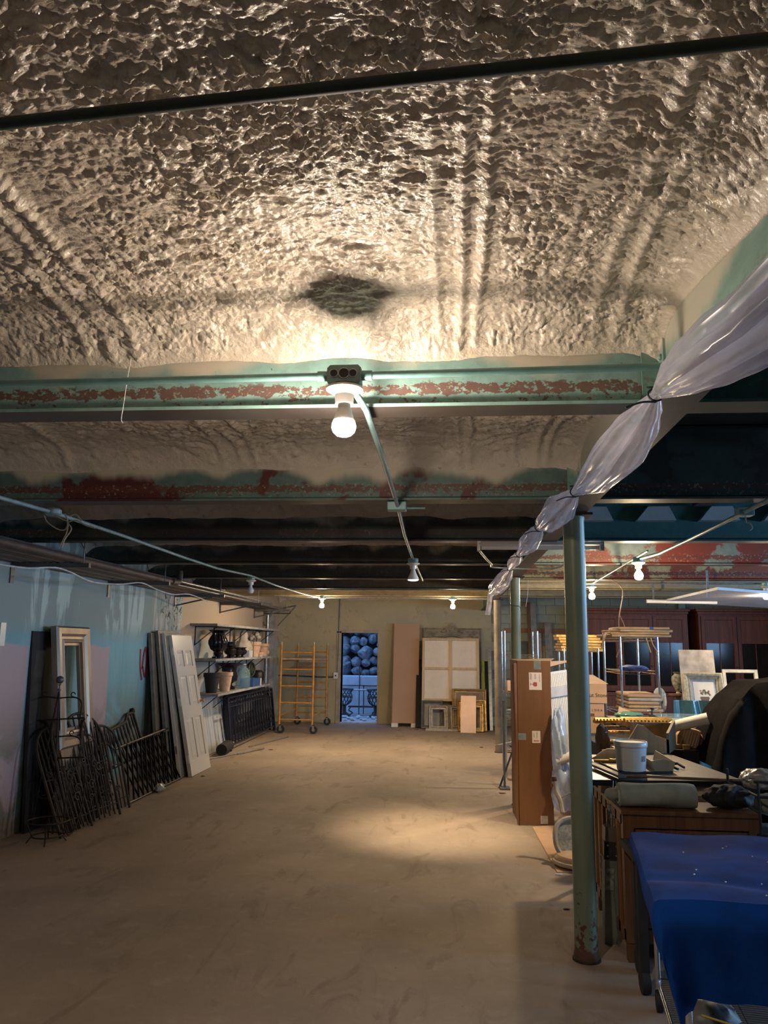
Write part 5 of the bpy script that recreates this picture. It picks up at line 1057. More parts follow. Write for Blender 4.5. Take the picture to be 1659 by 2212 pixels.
# floor cardboard and chair
t = thing('cardboard_sheet', 'flattened cardboard sheet on the floor beside the tall carton', 'cardboard', (.95, 7.0, 0), (0, 0, 0))
c4 = [PZ(1148, 1790, .004), PZ(1200, 1790, .004), PZ(1300, 1880, .004), PZ(1204, 1886, .004)]
c4 = [PZ(1150, 1788, .0), PZ(1290, 1775, .0), PZ(1330, 1880, .0), PZ(1204, 1886, .0)]
obj('sheet', B().hexa([tuple(q) for q in c4]+[tuple(q+Vector((0, 0, .008))) for q in c4]), M_card2, t, smooth=False, world=True)
t = thing('cane_chair', 'pale cane-backed chair lying on its back on the cardboard', 'chair', (1.04, 6.74, .02)); M_ch = mat('limed_wood', (.45, .36, .27), .5)
def oval(cx, cz, rx, rz, y, n=40, p=.75): return [(cx+rx*abs(cos(q))**p*(1 if cos(q) > 0 else -1), y(q) if callable(y) else y, cz+rz*abs(sin(q))**p*(1 if sin(q) > 0 else -1)) for q in np.linspace(0, 2*pi, n+1)[:-1]]
ob = oval(0, .17, .20, .14, lambda q: -.10+.10*sin(q)); obj('back_rim', B().tube(ob, .020, 8, closed=True), M_ch, t)
k = len(ob); bb = B(); bb.v = ob+[(0, -.08, .17)]; bb.f = [(i, (i+1) % k, k) for i in range(k)]
obj('cane_panel', bb, mat('cane_mesh', (.30, .28, .22), .8, var=.3, sc=60), t, smooth=False)
obj('seat_cushion', B().lathe((0, -.18, .0), [(.19, 0), (.22, .02), (.22, .05), (.20, .075), (.13, .09), (.01, .095)], 32, 0, 0, 1, .9), mat('tan_upholstery', (.50, .34, .20), .8, var=.1), t)
obj('seat_rim', B().tube(oval(0, .0, .275, .0, -.18) if 0 else [(.222*cos(q), -.18+.20*sin(q), .022) for q in np.linspace(0, 2*pi, 37)[:-1]], .018, 8, closed=True), M_ch, t)
obj('leg', B().tube(bez([(-.12, .02, .34), (-.13, .08, .43), (-.16, .12, .50), (-.17, .14, .60)]), .02, 8), M_ch, t)
obj('leg', B().tube(bez([(.10, .02, .34), (.10, .08, .42), (.12, .12, .50), (.13, .14, .58)]), .02, 8), M_ch, t)
obj('stretcher', B().cyl((-.14, .10, .44), (.10, .10, .55), .007, n=8), M_galv, t)
obj('arm_scroll', B().lathe((-.17, .14, .52), [(.02, 0), (.028, .02), (.018, .04), (.026, .06), (.018, .09)], 12), M_brown, t)
# ------------------------------------------------------------------ cabinet, table top and its load
t = thing('sideboard', 'brown panelled sideboard beside the near pillar under the black-edged top', 'cabinet', (1.32, 4.98, 0)); TZ = .775
CX0, CX1, CY0, CY1 = .97-1.32, 1.72-1.32, -.30, .62
obj('carcass', B().box(CX0+.02, CX1, CY0+.02, CY1, .10, TZ), M_brown, t, smooth=False)
obj('top', B().box(CX0-.01, CX1, CY0-.015, CY1, TZ, TZ+.025), M_brown, t, smooth=False, bev=.005)
n = 6
for i in range(n+1):
    y = CY0+.02+(CY1-CY0-.06)*i/n; obj('side_stile', B().box(CX0, CX0+.02, y, y+.045, .10, TZ), mat_wood('red_brown_wood', (.24, .11, .045), (.15, .065, .028)), t, smooth=False, bev=.004)
obj('side_rail', B().box(CX0, CX0+.02, CY0+.02, CY1, TZ-.06, TZ), MC['red_brown_wood'], t, smooth=False); obj('side_rail', B().box(CX0, CX0+.02, CY0+.02, CY1, .10, .16), MC['red_brown_wood'], t, smooth=False)
obj('front_frame', B().box(CX0, CX0+.06, CY0, CY0+.02, .10, TZ).box(CX1-.06, CX1, CY0, CY0+.02, .10, TZ).box(CX0+.06, CX1-.06, CY0, CY0+.02, TZ-.07, TZ).box(CX0+.06, CX1-.06, CY0, CY0+.02, .10, .17), M_brown, t, smooth=False)
obj('front_panel', B().box(CX0+.07, CX1-.07, CY0+.006, CY0+.018, .18, TZ-.08), M_brown, t, smooth=False)
for x in (CX0+.03, CX1-.05):
    for y in (CY0+.03, CY1-.04): obj('foot', B().box(x-.025, x+.025, y-.025, y+.025, 0, .10), M_brown, t, smooth=False)
single('cream_post', B().box(.925, .965, 5.75, 5.80, 0, .86), mat('cream_wood', (.46, .40, .26), .6), 'cream wooden post under the far left corner of the black-edged top', 'post', smooth=False)
TT = .90
for x, y, lb in ((1.05, 5.25, 'pale wood block under the black-edged top at its left'), (1.60, 5.22, 'yellow wood block under the right front corner of the black-edged top')):
    single('wood_block', B().box(x-.10, x+.10, y-.05, y+.05, TZ+.025, TT-.035), M_wood, lb, 'block', smooth=False, bev=.003)
t = thing('table_top', 'black-edged table top laid over the brown sideboard', 'table top', (1.27, 5.6, TT-.035))
q4 = [PZ(1268, 1684, TT), PZ(1566, 1688, TT), Vector((1.66, 6.3, TT)), Vector((.92, 6.2, TT))]
obj('slab', B().hexa([tuple(q-Vector((0, 0, .035))) for q in q4]+[tuple(q) for q in q4]), M_black, t, smooth=False, world=True, bev=.003)
obj('leg', B().cyl((1.6, 6.2, 0), (1.6, 6.2, TT-.035), .02, n=10), M_black, t, world=True); obj('leg', B().cyl((.98, 6.1, 0), (.98, 6.1, TT-.035), .02, n=10), M_black, t, world=True)
q4 = [PZ(1330, 1676, TT+.001), PZ(1600, 1688, TT+.001), PZ(1420, 1622, TT+.001), PZ(1300, 1622, TT+.001)]
M_ply = mat_wood('dusty_plywood', (.20, .155, .11), (.15, .11, .08))
single('plywood_sheet', B().hexa([tuple(q) for q in q4]+[tuple(q+Vector((0, 0, .012))) for q in q4]), M_ply, 'dusty brown plywood sheet skewed across the black-edged top', 'plywood', smooth=False)
ZT = TT+.014
def onto(x, y, z): return PZ(x, y, z)
t = thing('glass_tray', 'dark-rimmed glass picture tray under the white bucket', 'tray', tuple(onto(1350, 1672, ZT))); q4 = [onto(1296, 1650, ZT), onto(1340, 1672, ZT), onto(1452, 1671, ZT), onto(1400, 1646, ZT)]
obj('pane', B().hexa([tuple(q) for q in q4]+[tuple(q+Vector((0, 0, .008))) for q in q4]), mat('tray_backing', (.23, .20, .16), .3), t, smooth=False, world=True)
for i in range(4): obj('rim', B().cyl(q4[i]+Vector((0, 0, .008)), q4[(i+1) % 4]+Vector((0, 0, .008)), .007, n=8), M_rub, t, world=True)
single('metal_tool', B().bar(PZ(1278, 1650, ZT+.01), PZ(1345, 1678, ZT+.01), .05, .016), M_dgrey, 'dark flat metal tool at the left end of the black-edged top', 'tool', smooth=False, bev=.003)
bp = onto(1364, 1664, ZT+.010); 
t = thing('plastic_bucket', 'white plastic bucket with a lid on the table', 'bucket', tuple(bp)); M_bk = mat('white_bucket_plastic', (.56, .56, .56), .35, var=.04, bump=0)
obj('body', B().lathe((0, 0, 0), [(.083, 0), (.090, .004), (.100, .15), (.100, .155)], 40), M_bk, t)
obj('lid', B().lathe((0, 0, .150), [(.103, 0), (.107, .004), (.108, .028), (.104, .034), (.098, .034), (.095, .028), (.01, .026)], 40), M_bk, t)
obj('label', B().add([(.0965*cos(a), .0965*sin(a), z) for z in (.065, .10) for a in (-1.05, -.95, -.85, -.75, -.65)], [(i, i+1, i+6, i+5) for i in range(4)]), M_dgrey, t)
# grey trough
a = onto(1395, 1643, ZT); b_ = onto(1432, 1668, ZT)
t = thing('metal_trough', 'dusty grey metal trough beside the white bucket', 'trough', tuple(a)); d = (b_-a); L = d.length
t.rotation_euler.z = math.atan2(d.y, d.x)
obj('channel', B().prism([(-.055, 0), (.055, 0), (.075, .07), (.070, .07), (.052, .005), (-.052, .005), (-.070, .07), (-.075, .07)], -.02, L+.02, 'x'), mat('dusty_metal', (.23, .22, .19), .5, .3), t, smooth=False)
obj('end_plate', B().prism([(-.055, 0), (.055, 0), (.075, .07), (0, .085), (-.075, .07)], L+.02, L+.026, 'x'), mat('olive_card', (.30, .26, .17), .7), t, smooth=False)
for i, (p0, p1, lb) in enumerate((((1448, 1652), (1478, 1658), 'black clamp lying on the plywood'), ((1430, 1656), (1465, 1662), 'second black clamp touching the trough'))):
    single('clamp', B().tube([PZ(*p0, ZT+.012), PZ((p0[0]+p1[0])/2, p0[1]-3, ZT+.03), PZ(*p1, ZT+.012)], .009, 8), M_rub, lb, 'clamp')
single('brass_rod', B().lathe((0, 0, 0), [(.008, 0), (.008, .1), (.018, .11), (.012, .14), (.02, .16), (.01, .2), (.016, .24), (.006, .26)], 14).xf(Matrix.Translation(PZ(1283, 1643, ZT+.02)) @ Matrix.Rotation(radians(-84), 4, 'Z') @ Matrix.Rotation(radians(-90), 4, 'X')), M_gold, 'turned brass rod lying left of the bucket', 'rod')
sl = [(0, 0), (.30, 0), (.30, .05), (.22, .075), (.14, .075), (.09, .05), (.05, .02)]
q = onto(1272, 1640, ZT); single('shaped_board', B().prism([(q.x+x*.95, q.z+z) for x, z in sl], q.y, q.y+.02, 'y'), M_wood, 'pale wooden board with a curved top edge behind the bucket, left', 'board', smooth=False)
q = onto(1337, 1625, ZT); 
t = thing('shaped_crate', 'wooden crate with a curved side holding dusty panels behind the bucket', 'crate', (q.x, q.y, ZT))
sl2 = [(0, .0), (.38, 0), (.38, .10), (.28, .13), (.20, .20), (.15, .21), (.08, .10), (0, .05)]
obj('curved_side', B().prism(sl2, 0, .02, 'y'), M_wood, t, smooth=False); obj('back_side', B().box(.16, .50, .30, .32, 0, .20), mat_wood('dirty_board', (.22, .17, .11), (.13, .10, .065)), t, smooth=False)
obj('slanted_side', B().hexa([(.36, .0, 0), (.38, 0, 0), (.52, .32, 0), (.50, .32, 0), (.36, 0, .15), (.38, 0, .15), (.52, .32, .22), (.50, .32, .22)]), MC['dirty_board'], t, smooth=False); obj('floor_board', B().box(0, .38, .02, .30, 0, .012), M_wood, t, smooth=False)
# roll of felt on the sideboard front
q0 = PY(1335, 1716, 4.80); q1 = PY(1498, 1722, 4.80); rr = .067; zc = TZ+.025+rr
t = thing('felt_roll', 'thick grey-green felt roll lying on the front of the sideboard', 'roll', ((q0.x+q1.x)/2, 4.78, TZ+.025)); hl = (q1.x-q0.x)/2
rings = []
for i in range(17):
    x = -hl+2*hl*i/16; rings.append([(x, rr*1.02*cos(a)*(1+.04*sin(3*a+i*.5)), rr+rr*sin(a)*(1+.05*sin(2*a+i*.4))*(1-.06*(i == 16 or i == 0))) for a in np.linspace(0, 2*pi, 29)[:-1]])
obj('roll', B().rings(rings, cap=True), M_greycl, t)
obj('spiral_end', B().tube([(-hl-.003, (.008+.010*q/1.2)*cos(q), rr+(.008+.010*q/1.2)*sin(q)) for q in np.linspace(0, 6.8, 40)], .006, 6), mat('pale_felt', (.40, .42, .36), .9), t)
obj('core', B().ell((-hl-.03, 0, rr), (.05, .035, .035), 12, 8, .1), M_greycl, t)
# black fabric heap right of the roll
crumple('dark_bag', 'black plastic bag slumped right of the felt roll', 'bag', (1.60, 4.80, .865), (.12, .10, .06), mat('black_plastic', (.010, .010, .011), .8), 7, amp=.25)
# ------------------------------------------------------------------ blue cloth over a cart
CH = .76
t = thing('wire_cart', 'chrome wire cart beneath the blue cloth', 'cart', (.865, 3.16, 0), (0, 0, radians(-7.5))); CW, CD = .95, .96
for x in (0, CW):
    for y in (0, CD):
        obj('post', B().cyl((x, y, .10), (x, y, CH), .0135, n=12), M_chrome, t)
        obj('caster', B().cyl((x-.014, y, .045), (x+.014, y, .045), .045, n=20).cyl((x, y, .05), (x, y, .11), .01, n=8), M_rub, t)
for z, nm in ((.14, 'bottom_shelf'), (CH-.02, 'top_shelf')):
    sh = B().cyl((0, 0, z), (CW, 0, z), .006).cyl((0, CD, z), (CW, CD, z), .006).cyl((0, 0, z), (0, CD, z), .006).cyl((CW, 0, z), (CW, CD, z), .006)
    for i in range(1, 44): sh.bar((0, CD*i/44, z), (CW, CD*i/44, z), .004, .004)
    for i in range(1, 6): sh.bar((CW*i/6, 0, z-.006), (CW*i/6, CD, z-.006), .005, .005)
    obj(nm, sh, M_chrome, t)
obj('lower_bar', B().cyl((0, 0, .11), (CW, 0, .11), .006).cyl((0, 0, .11), (0, CD, .11), .006), M_chrome, t)
g = []
for i in range(81):
    v = i/80; row = []
    for j in range(71):
        u = j/70
        top_ = min(1, v/.6); e = max(0, (v-.6)/.4)
        xl = .905-.150*top_; Y = 4.17-1.03*top_; z = CH+.028+.005*sin(u*17+v*9)+.004*sin(u*6-v*22)-.012*max(0, 1-abs(v-.42-.15*u)/.05)
        drop = .34+.03*sin(u*9)-.06*max(0, (u-.02)*3)*(u < .1)-.05*(u >= .1 and u < .3)
        z -= e*drop; a = min(1.57, e*6); Y -= .045*sin(a)+.03*e*sin(u*26+1)+.015*e*sin(u*49)
        z -= .012*max(0, top_-.9)*10*.6
        xl += .075*e
        x = xl+(2.2-xl)*max(0, (u-.06)/.94)
        if u < .06: k_ = (.06-u)/.06; z -= .075*k_*(1+1.2*max(0, top_-.3)); x -= .012*sin(k_*3)+.0; Y -= .01*sin(v*30)*k_
        row.append((x, Y, max(z, .012)))
    g.append(row)
t2 = thing('blue_cloth', 'deep blue cloth draped over the wire cart in the near right corner', 'cloth', (1.5, 3.4, .3))
obj('drape', B().sheet(g, .004, (0, 0, 1)), M_blue, t2, world=True)
crumb = B()
rn = random.Random(6)
for i in range(26):
    x, y = rn.uniform(.98, 1.75), rn.uniform(3.2, 3.95); s = rn.uniform(.002, .0045); crumb.ell((x, y, CH+.032+s*.4), (s, s, s*.7), 5, 4)
tag(obj('plaster_crumbs', crumb, M_white, None), 'white plaster crumbs scattered on the blue cloth', 'crumbs', kind='stuff')
# things between cart and sideboard
t = thing('black_trolley', 'narrow black trolley frame between the blue cloth and the sideboard', 'trolley', (.98, 4.42, 0))
for x, y in ((-.01, -.12), (.03, .14)):
    obj('leg', B().box(x-.022, x+.022, y-.022, y+.022, .10, .66), M_rub, t, smooth=False)
    obj('wheel', B().cyl((x-.02, y, .055), (x+.02, y, .055), .055, n=18), M_rub, t)
obj('deck', B().box(-.04, .22, -.16, .20, .62, .66), M_rub, t, smooth=False)
for i, z in enumerate((.34, .22)):
    pass

for i, (x, y, r, lb) in enumerate(((1.06, 3.55, .07, 'brown bundle on the bottom shelf of the wire cart'), (1.35, 3.3, .06, 'dark parcel on the bottom shelf of the wire cart'), (1.52, 3.7, .08, 'olive bag on the bottom shelf of the wire cart'))):
    crumple('bundle', lb, 'bundle', (x, y, .147+r*.9), (r*1.5, r*1.3, r), (M_dgrey, M_blackcl, mat('olive_bag', (.20, .20, .05), .6))[i], i+11, 14, .2)
single('yellow_strap', B().tube(bez([(.90, 3.13, .40), (1.1, 3.09, .36), (1.3, 3.05, .30), (1.6, 3.0, .2)]), .004, 6), mat('yellow_cord', (.45, .33, .08), .5), 'thin yellow cord under the blue cloth', 'cord')
# post with bracket right of the pillar
t = thing('bracket_post', 'grey folding post with black riveted bracket and wire rods right of the near pillar', 'post', (.93, 4.98, 0), (0, radians(3), 0))
obj('post', B().hexa([(-.035, -.04, 0), (.03, -.04, 0), (.03, .03, 0), (-.035, .03, 0), (-.045, -.05, .47), (.06, -.05, .47), (.06, .04, .47), (-.045, .04, .47)]), mat('grey_green_post', (.20, .22, .19), .6), t, smooth=False)
obj('faded_label', B().box(-.035, .01, -.052, -.047, .30, .42), mat('faded_label', (.30, .33, .28), .7, var=.5, sc=40), t, smooth=False)
brk = obj('black_bracket', B().box(-.05, .10, -.06, -.045, .47, .57).box(.09, .10, -.06, .05, .47, .57), M_rub, t, smooth=False)
for x, z in ((-.03, .55), (.02, .55), (.075, .555), (-.03, .49), (.02, .495)): obj('rivet', B().ell((x, -.062, z), .006, 8, 5), M_galv, brk)
obj('sleeve', B().box(-.045, .085, -.055, .045, .57, .65), mat('dull_metal', (.20, .17, .15), .5, .3), t, smooth=False)
rods = obj('wire_rods', B(), M_galv, t) if 0 else None
for i in range(8):
    x = -.035+i*.015; obj('wire_rod', B().cyl((x, -.03, .65), (x*.35+.01, 0, .80+.09*((i % 3)/2)+.02), .0022, n=5), M_galv, t)
for z in (.70, .74, .78): obj('cross_wire', B().cyl((-.035, -.03, z), (.05, -.02, z-.01), .002, n=5), M_galv, t)
single('wire_basket', B().box(-.0, .001, 0, .001, 0, .001), M_galv, 'x', 'x') if 0 else None
t = thing('mesh_grille', 'grey wire mesh grille leaning on the sideboard side near the floor', 'grille', (.955, 5.15, 0), (0, 0, radians(90)))
for i in range(9): obj('wire', B().cyl((-.22+i*.05, -.015, .0), (-.22+i*.05, .008, .42), .002, n=5), M_galv, t)
for i in range(9): obj('wire', B().cyl((-.24, -.013+.002*i, .01+i*.05), (.2, -.013+.002*i, .01+i*.05), .002, n=5), M_galv, t)
# ------------------------------------------------------------------ pile of mouldings and frames on a draped table
FY = 7.1
t = thing('draped_table', 'table hidden under dark cloth carrying the pile of gilt mouldings', 'table', (1.70, 7.2, 0)); TZ2 = .89
obj('top', B().box(-.42, .28, -.50, .6, TZ2-.03, TZ2), M_wood, t, smooth=False)
for x in (-.38, .24):
    for y in (-.45, .55): obj('leg', B().box(x-.025, x+.025, y-.025, y+.025, 0, TZ2-.03), M_wood, t, smooth=False)
dr = [[(x, -.53-.018*sin(x*34)*(1-z/TZ2)-.02*(1-z/TZ2), z) for x in np.linspace(-.45, .31, 60)] for z in np.linspace(TZ2+.004, .12, 12)]
obj('cloth_front', B().sheet(dr, .005, (0, 1, 0)), M_blackcl, t); 
dl = [[(s*.45+(-.02*sin(y*30)*(1-z/TZ2)), y, z) for y in np.linspace(-.53, .6, 40)] for z in np.linspace(TZ2+.004, .12, 10) for s in (-1,)]
obj('cloth_side', B().sheet(dl, .005, (1, 0, 0)), M_blackcl, t); obj('cloth_top', B().box(-.45, .31, -.53, .6, TZ2, TZ2+.006), M_blackcl, t, smooth=False)
ZZ = TZ2+.008
def moulding(lbl, p0, p1, w_, h_, m=M_gold, grp='gilt mouldings piled on the draped table'):
    t = thing('moulding', lbl, 'moulding', tuple(p0), group=grp); d = Vector(p1)-Vector(p0); t.rotation_euler = (0, -math.asin(max(-.99, min(.99, d.z/d.length))), math.atan2(d.y, d.x)); L = d.length
    obj('profile', B().prism([(-w_/2, 0), (w_/2, 0), (w_/2, h_*.4), (w_*.25, h_*.6), (w_*.1, h_), (-w_*.25, h_), (-w_*.5, h_*.55)], 0, L, 'x'), m, t, smooth=False)
    bd = B()
    for i in range(int(L/.03)): bd.ell((.015+i*.03, -w_*.40, h_*.72), (.011, .008, .008), 6, 4)
    obj('beading', bd, m, t)
rn = random.Random(9); pv = ['lowest', 'second', 'third', 'fourth', 'fifth', 'sixth', 'seventh']
def pxy(x, y, Y): q = PY(x, y, Y); return (q.x, Y, q.z)
mm = [((1288, 1603), (1440, 1606), 7.0), ((1300, 1596), (1380, 1598), 6.85), ((1385, 1592), (1452, 1597), 6.95), ((1302, 1585), (1450, 1590), 7.1), ((1350, 1583), (1450, 1588), 6.8), ((1300, 1576), (1350, 1577), 7.0), ((1355, 1574), (1450, 1579), 7.05)]
zl = ZZ
for i, (a, b_, Y) in enumerate(mm):
    p0 = PY(*a, Y); p1 = PY(*b_, Y+rn.uniform(-.05, .12)); zz = ZZ+.001+.024*i
    moulding('gilt moulding length, %s from the bottom of the pile right of the near pillar' % pv[i], (p0.x, p0.y, zz), (p1.x, p1.y, zz+.0), .09, .023, (M_gold, M_wood, MC['old_gold'])[i % 3])
p0 = PY(1284, 1560, 6.95); p1 = PY(1352, 1564, 7.0); z5 = ZZ+.001+.024*7
moulding('shining gold moulding with beading sticking out left on top of the pile', (p0.x, p0.y, z5), (p1.x+.35, p1.y+.1, z5), .07, .045)
p0 = PY(1348, 1556, 6.8); p1 = PY(1450, 1566, 6.85)
moulding('broad bright gold beaded moulding on top of the pile', (p0.x, p0.y, z5), (p1.x, p1.y, z5-.001), .09, .06)
moulding('dark gold moulding under the paper roll', (p0.x+.02, p0.y+.25, z5), (p1.x+.05, p1.y+.26, z5-.001), .09, .05, MC['old_gold'])
q0 = PY(1446, 1571, 6.82); q1 = PY(1530, 1552, 6.72)
t = thing('paper_roll', 'rolled white paper sticking out of the gilt moulding pile', 'paper roll', tuple(q0)); obj('roll', B().cyl(q0, q1, .045, .048, 24), M_paper, t, world=True)
obj('opening', B().cyl(q1, q1+(q1-q0)*.004, .043, n=24), mat('roll_hollow', (.3, .25, .2), .8), t, world=True)
q = PY(1475, 1606, 6.8)
t = thing('carved_corbel', 'brown carved wooden corbel at the right end of the moulding pile', 'corbel', (q.x+.03, 6.85, ZZ), (0, radians(14), radians(-8)))
obj('block', B().prism([(-.07, 0), (.07, 0), (.09, .05), (.09, .16), (-.05, .16), (-.08, .08)], -.06, .08, 'y'), M_wood, t, smooth=False, bev=.006)
for i in range(6): obj('flute', B().cyl((-.045+i*.022, -.064, .02), (-.035+i*.022, -.064, .14), .007, n=8), M_wood, t)
crumple('leather_bundle', 'brown wrapped bundle right of the carved corbel', 'bundle', (q.x+.18, 6.9, ZZ+.05), (.09, .10, .05), M_card, 21, 14, .2)
crumple('white_cloth', 'white cloth lump at the right end of the draped table', 'cloth', (q.x+.33, 7.0, ZZ+.03), (.06, .10, .03), M_wpaint, 22, 14, .2)
t = thing('picture_corner', 'gilt corner piece with carved pattern below the paper roll', 'frame', (q.x-.13, 6.72, ZZ)); obj('leg_one', B().box(0, .16, 0, .05, 0, .035), M_gold, t, smooth=False, bev=.006); obj('leg_two', B().box(.10, .15, -.04, .0, 0, .035), M_gold, t, smooth=False)
q = PY(1295, 1590, 6.6); crumple('brown_cloth', 'dark brown cloth hanging at the left end of the moulding pile', 'cloth', (q.x+.02, 6.58, q.z-.05), (.05, .05, .13), mat('brown_cloth', (.07, .045, .035), .8), 31, 16, .3)
# flat panels behind
t = thing('second_table', 'dark table behind the moulding pile with flat panels on top', 'table', (2.05, 8.15, 0)); TZ3 = .94
obj('top', B().box(-.45, .5, -.3, .3, TZ3-.03, TZ3), M_brown, t, smooth=False)
for x in (-.42, .47):
    for y in (-.27, .27): obj('leg', B().box(x-.02, x+.02, y-.02, y+.02, 0, TZ3-.03), M_brown, t, smooth=False)
for i, (dx, w_, d_, m, lb) in enumerate(((0, .80, .5, M_dgrey, 'dark flat panel at the bottom of the panel stack'), (.05, .72, .5, M_wood, 'thin wood panel second in the panel stack'), (-.10, .60, .45, M_dgrey, 'grey panel third in the panel stack'), (.12, .85, .5, M_paper, 'pale sheet spreading right on the panel stack'), (-.15, .5, .42, mat('brown_panel', (.15, .10, .08), .5), 'brown panel fifth in the panel stack'), (-.13, .42, .36, M_black, 'black folder on top of the panel stack'))):
    t = thing('flat_panel', lb, 'panel', (2.0+dx, 8.12, TZ3+.001+i*.016), (0, 0, radians((2, -5, 7, -3, 5, -8)[i])), 'flat panels on the back table'); obj('sheet', B().box(-w_/2, w_/2, -d_/2, d_/2, 0, .014), m, t, smooth=False)
crumple('green_plastic', 'crumpled green plastic at the left of the panel stack', 'plastic', (1.72, 7.82, TZ3+.13), (.12, .08, .03), mat('green_plastic', (.10, .26, .20), .2), 41, 16, .25)
t = thing('cardboard_corner', 'folded cardboard corner piece standing left of the panel stack', 'cardboard', (1.66, 7.86, TZ3)); obj('sheet', B().hexa([(-.06, 0, 0), (.05, 0, 0), (.05, .01, 0), (-.06, .01, 0), (-.01, .06, .20), (.12, .06, .15), (.12, .07, .15), (-.01, .07, .20)]), M_card2, t, smooth=False)
t = thing('table_clamp', 'small black clamp on the panel stack', 'clamp', (1.97, 7.95, TZ3+.10)); obj('body', B().lathe((0, 0, 0), [(.03, 0), (.03, .02), (.01, .03), (.01, .08), (.025, .09)], 12), M_rub, t); obj('handle', B().cyl((-.05, 0, .06), (.06, 0, .08), .008, n=8), M_galv, t)
single('glass_sheet', B().box(2.0, 2.72, 7.80, 8.2, TZ3+.115, TZ3+.122), M_glass, 'greenish glass sheet projecting over the panel stack', 'glass', smooth=False)
# ------------------------------------------------------------------ picture group leaning
Yp = 9.7
x0, x1, z0, z1 = RR(1490, 1452, 1566, 1525, Yp)
t = lean_back('marble_slab', 'mottled marble slab leaning behind the framed flower picture', 'slab', (PY(1487, 1500, 9.9).x+PY(1558, 1500, 9.9).x)/2, 9.95, 1.72, 10.25, yaw=-3)
obj('slab', B().box(-.20, .22, -.012, .012, .0, 1.72), mat('mottled_marble', (.42, .37, .33), .4, var=.35, sc=6), t, smooth=False)
t = lean_back('flower_picture', 'pale framed print of a flower urn leaning before the marble slab', 'picture', (x0+x1)/2, 9.55, 1.47, 9.95, yaw=-3); w_ = .46; h_ = .52; zb = .95
obj('easel_board', B().box(-w_/2, w_/2, .01, .02, 0, zb+.1), M_dark, t, smooth=False)
obj('moulding', B().frame(w_, h_, [(a*1.0, b__*.8) for a, b__ in GP], z0=zb), mat('pale_gilt', (.42, .37, .26), .5, .2, var=.3, sc=30), t, smooth=False)
obj('mount', B().box(-w_/2+.06, w_/2-.06, -.004, 0, zb+.06, zb+h_-.06), mat('blue_grey_mount', (.42, .46, .50), .7), t, smooth=False)
pr = obj('print', B().box(-w_/2+.11, w_/2-.11, -.006, -.004, zb+.11, zb+h_-.11), M_paper, t, smooth=False); fl = B(); rn = random.Random(3)
fl.prism([(-.04, zb+.15), (.04, zb+.15), (.035, zb+.17), (.055, zb+.21), (.05, zb+.23), (-.05, zb+.23), (-.055, zb+.21), (-.035, zb+.17)], -.0072, -.006, 'y')
obj('printed_urn', fl, mat('print_brown', (.16, .10, .08), .7, bump=0), pr, smooth=False)
for i in range(16):
    a = rn.uniform(0, pi); r = rn.uniform(.02, .07); s = rn.uniform(.008, .014)
    obj('printed_flower', B().prism([(r*cos(a)+s*cos(q), zb+.25+r*sin(a)+s*sin(q)) for q in np.linspace(0, 2*pi, 9)[:-1]], -.0075, -.006, 'y'), (MC['print_brown'], mat('print_rose', (.40, .16, .15), .7), mat('print_green', (.16, .2, .12), .7))[i % 3], pr, smooth=False)
for i, (xa, ya, xb, yb, Y, lb) in enumerate(((1578, 1445, 1650, 1535, 10.6, 'taller pale empty window sash leaning before the right cabinet'), (1572, 1483, 1625, 1560, 10.2, 'lower pale window sash with bars behind the black drape'))):
    a0, a1, b0, b1 = RR(xa, ya, xb, yb, Y)
    t = lean_back('window_sash', lb, 'window frame', (a0+a1)/2, Y, b1, Y+.25, group='loose window sashes'); w_ = a1-a0
    obj('sash', B().frame(w_, b1, [(0, 0), (0, -.03), (.04, -.03), (.045, 0)]), mat('aged_white', (.50, .45, .36), .6), t, smooth=False)
    if i: obj('muntin', B().box(-.01, .01, -.02, 0, .04, b1-.04).box(-w_/2+.04, w_/2-.04, -.02, 0, b1-.2, b1-.18), MC['aged_white'], t, smooth=False)
a0, a1, b0, b1 = RR(1452, 1452, 1476, 1498, 10.4)
single('plant_stand', B().cyl(((a0+a1)/2, 10.4, 0), ((a0+a1)/2, 10.4, b0-.02), .05, n=14).lathe(((a0+a1)/2, 10.4, b0-.02), [(.12, 0), (.12, .02)], 20), M_brown, 'dark wooden pedestal under the patterned vase', 'pedestal')
t = thing('ceramic_vase', 'green patterned ceramic vase on a pedestal before the red cabinets', 'vase', ((a0+a1)/2, 10.4, b0))
hh = b1-b0; r = (a1-a0)/2; obj('body', B().lathe((0, 0, 0), [(a*r, q*hh) for a, q in ((.35, 0), (.35, .04), (.25, .08), (.5, .2), (.85, .42), (1, .65), (.95, .78), (.6, .87), (.5, .92), (.75, 1), (.7, 1))], 28), mat('patterned_ceramic', (.32, .33, .24), .3, var=.6, sc=35, c2=(.12, .10, .07)), t)
obj('mouth', B().lathe((0, 0, hh), [(r*.65, 0), (r*.6, .002)], 20), M_rub, t)
# teal plastic drape behind the pile
q = PY(1530, 1560, 8.6)
t = thing('teal_plastic_sheet', 'teal-tinted plastic sheet hanging behind the paper roll', 'plastic sheet', (q.x, 8.7, 0))
gg = [[(-.30+.6*u+.015*sin(v*6+u*9), -.03*sin(u*17+v*3)+.05*v, 1.16*v) for u in np.linspace(0, 1, 50)] for v in np.linspace(.01, 1, 24)]
obj('sheet', B().sheet(gg, .003, (0, 1, 0)), mat('teal_plastic', (.06, .17, .21), .2, spec=.7), t)
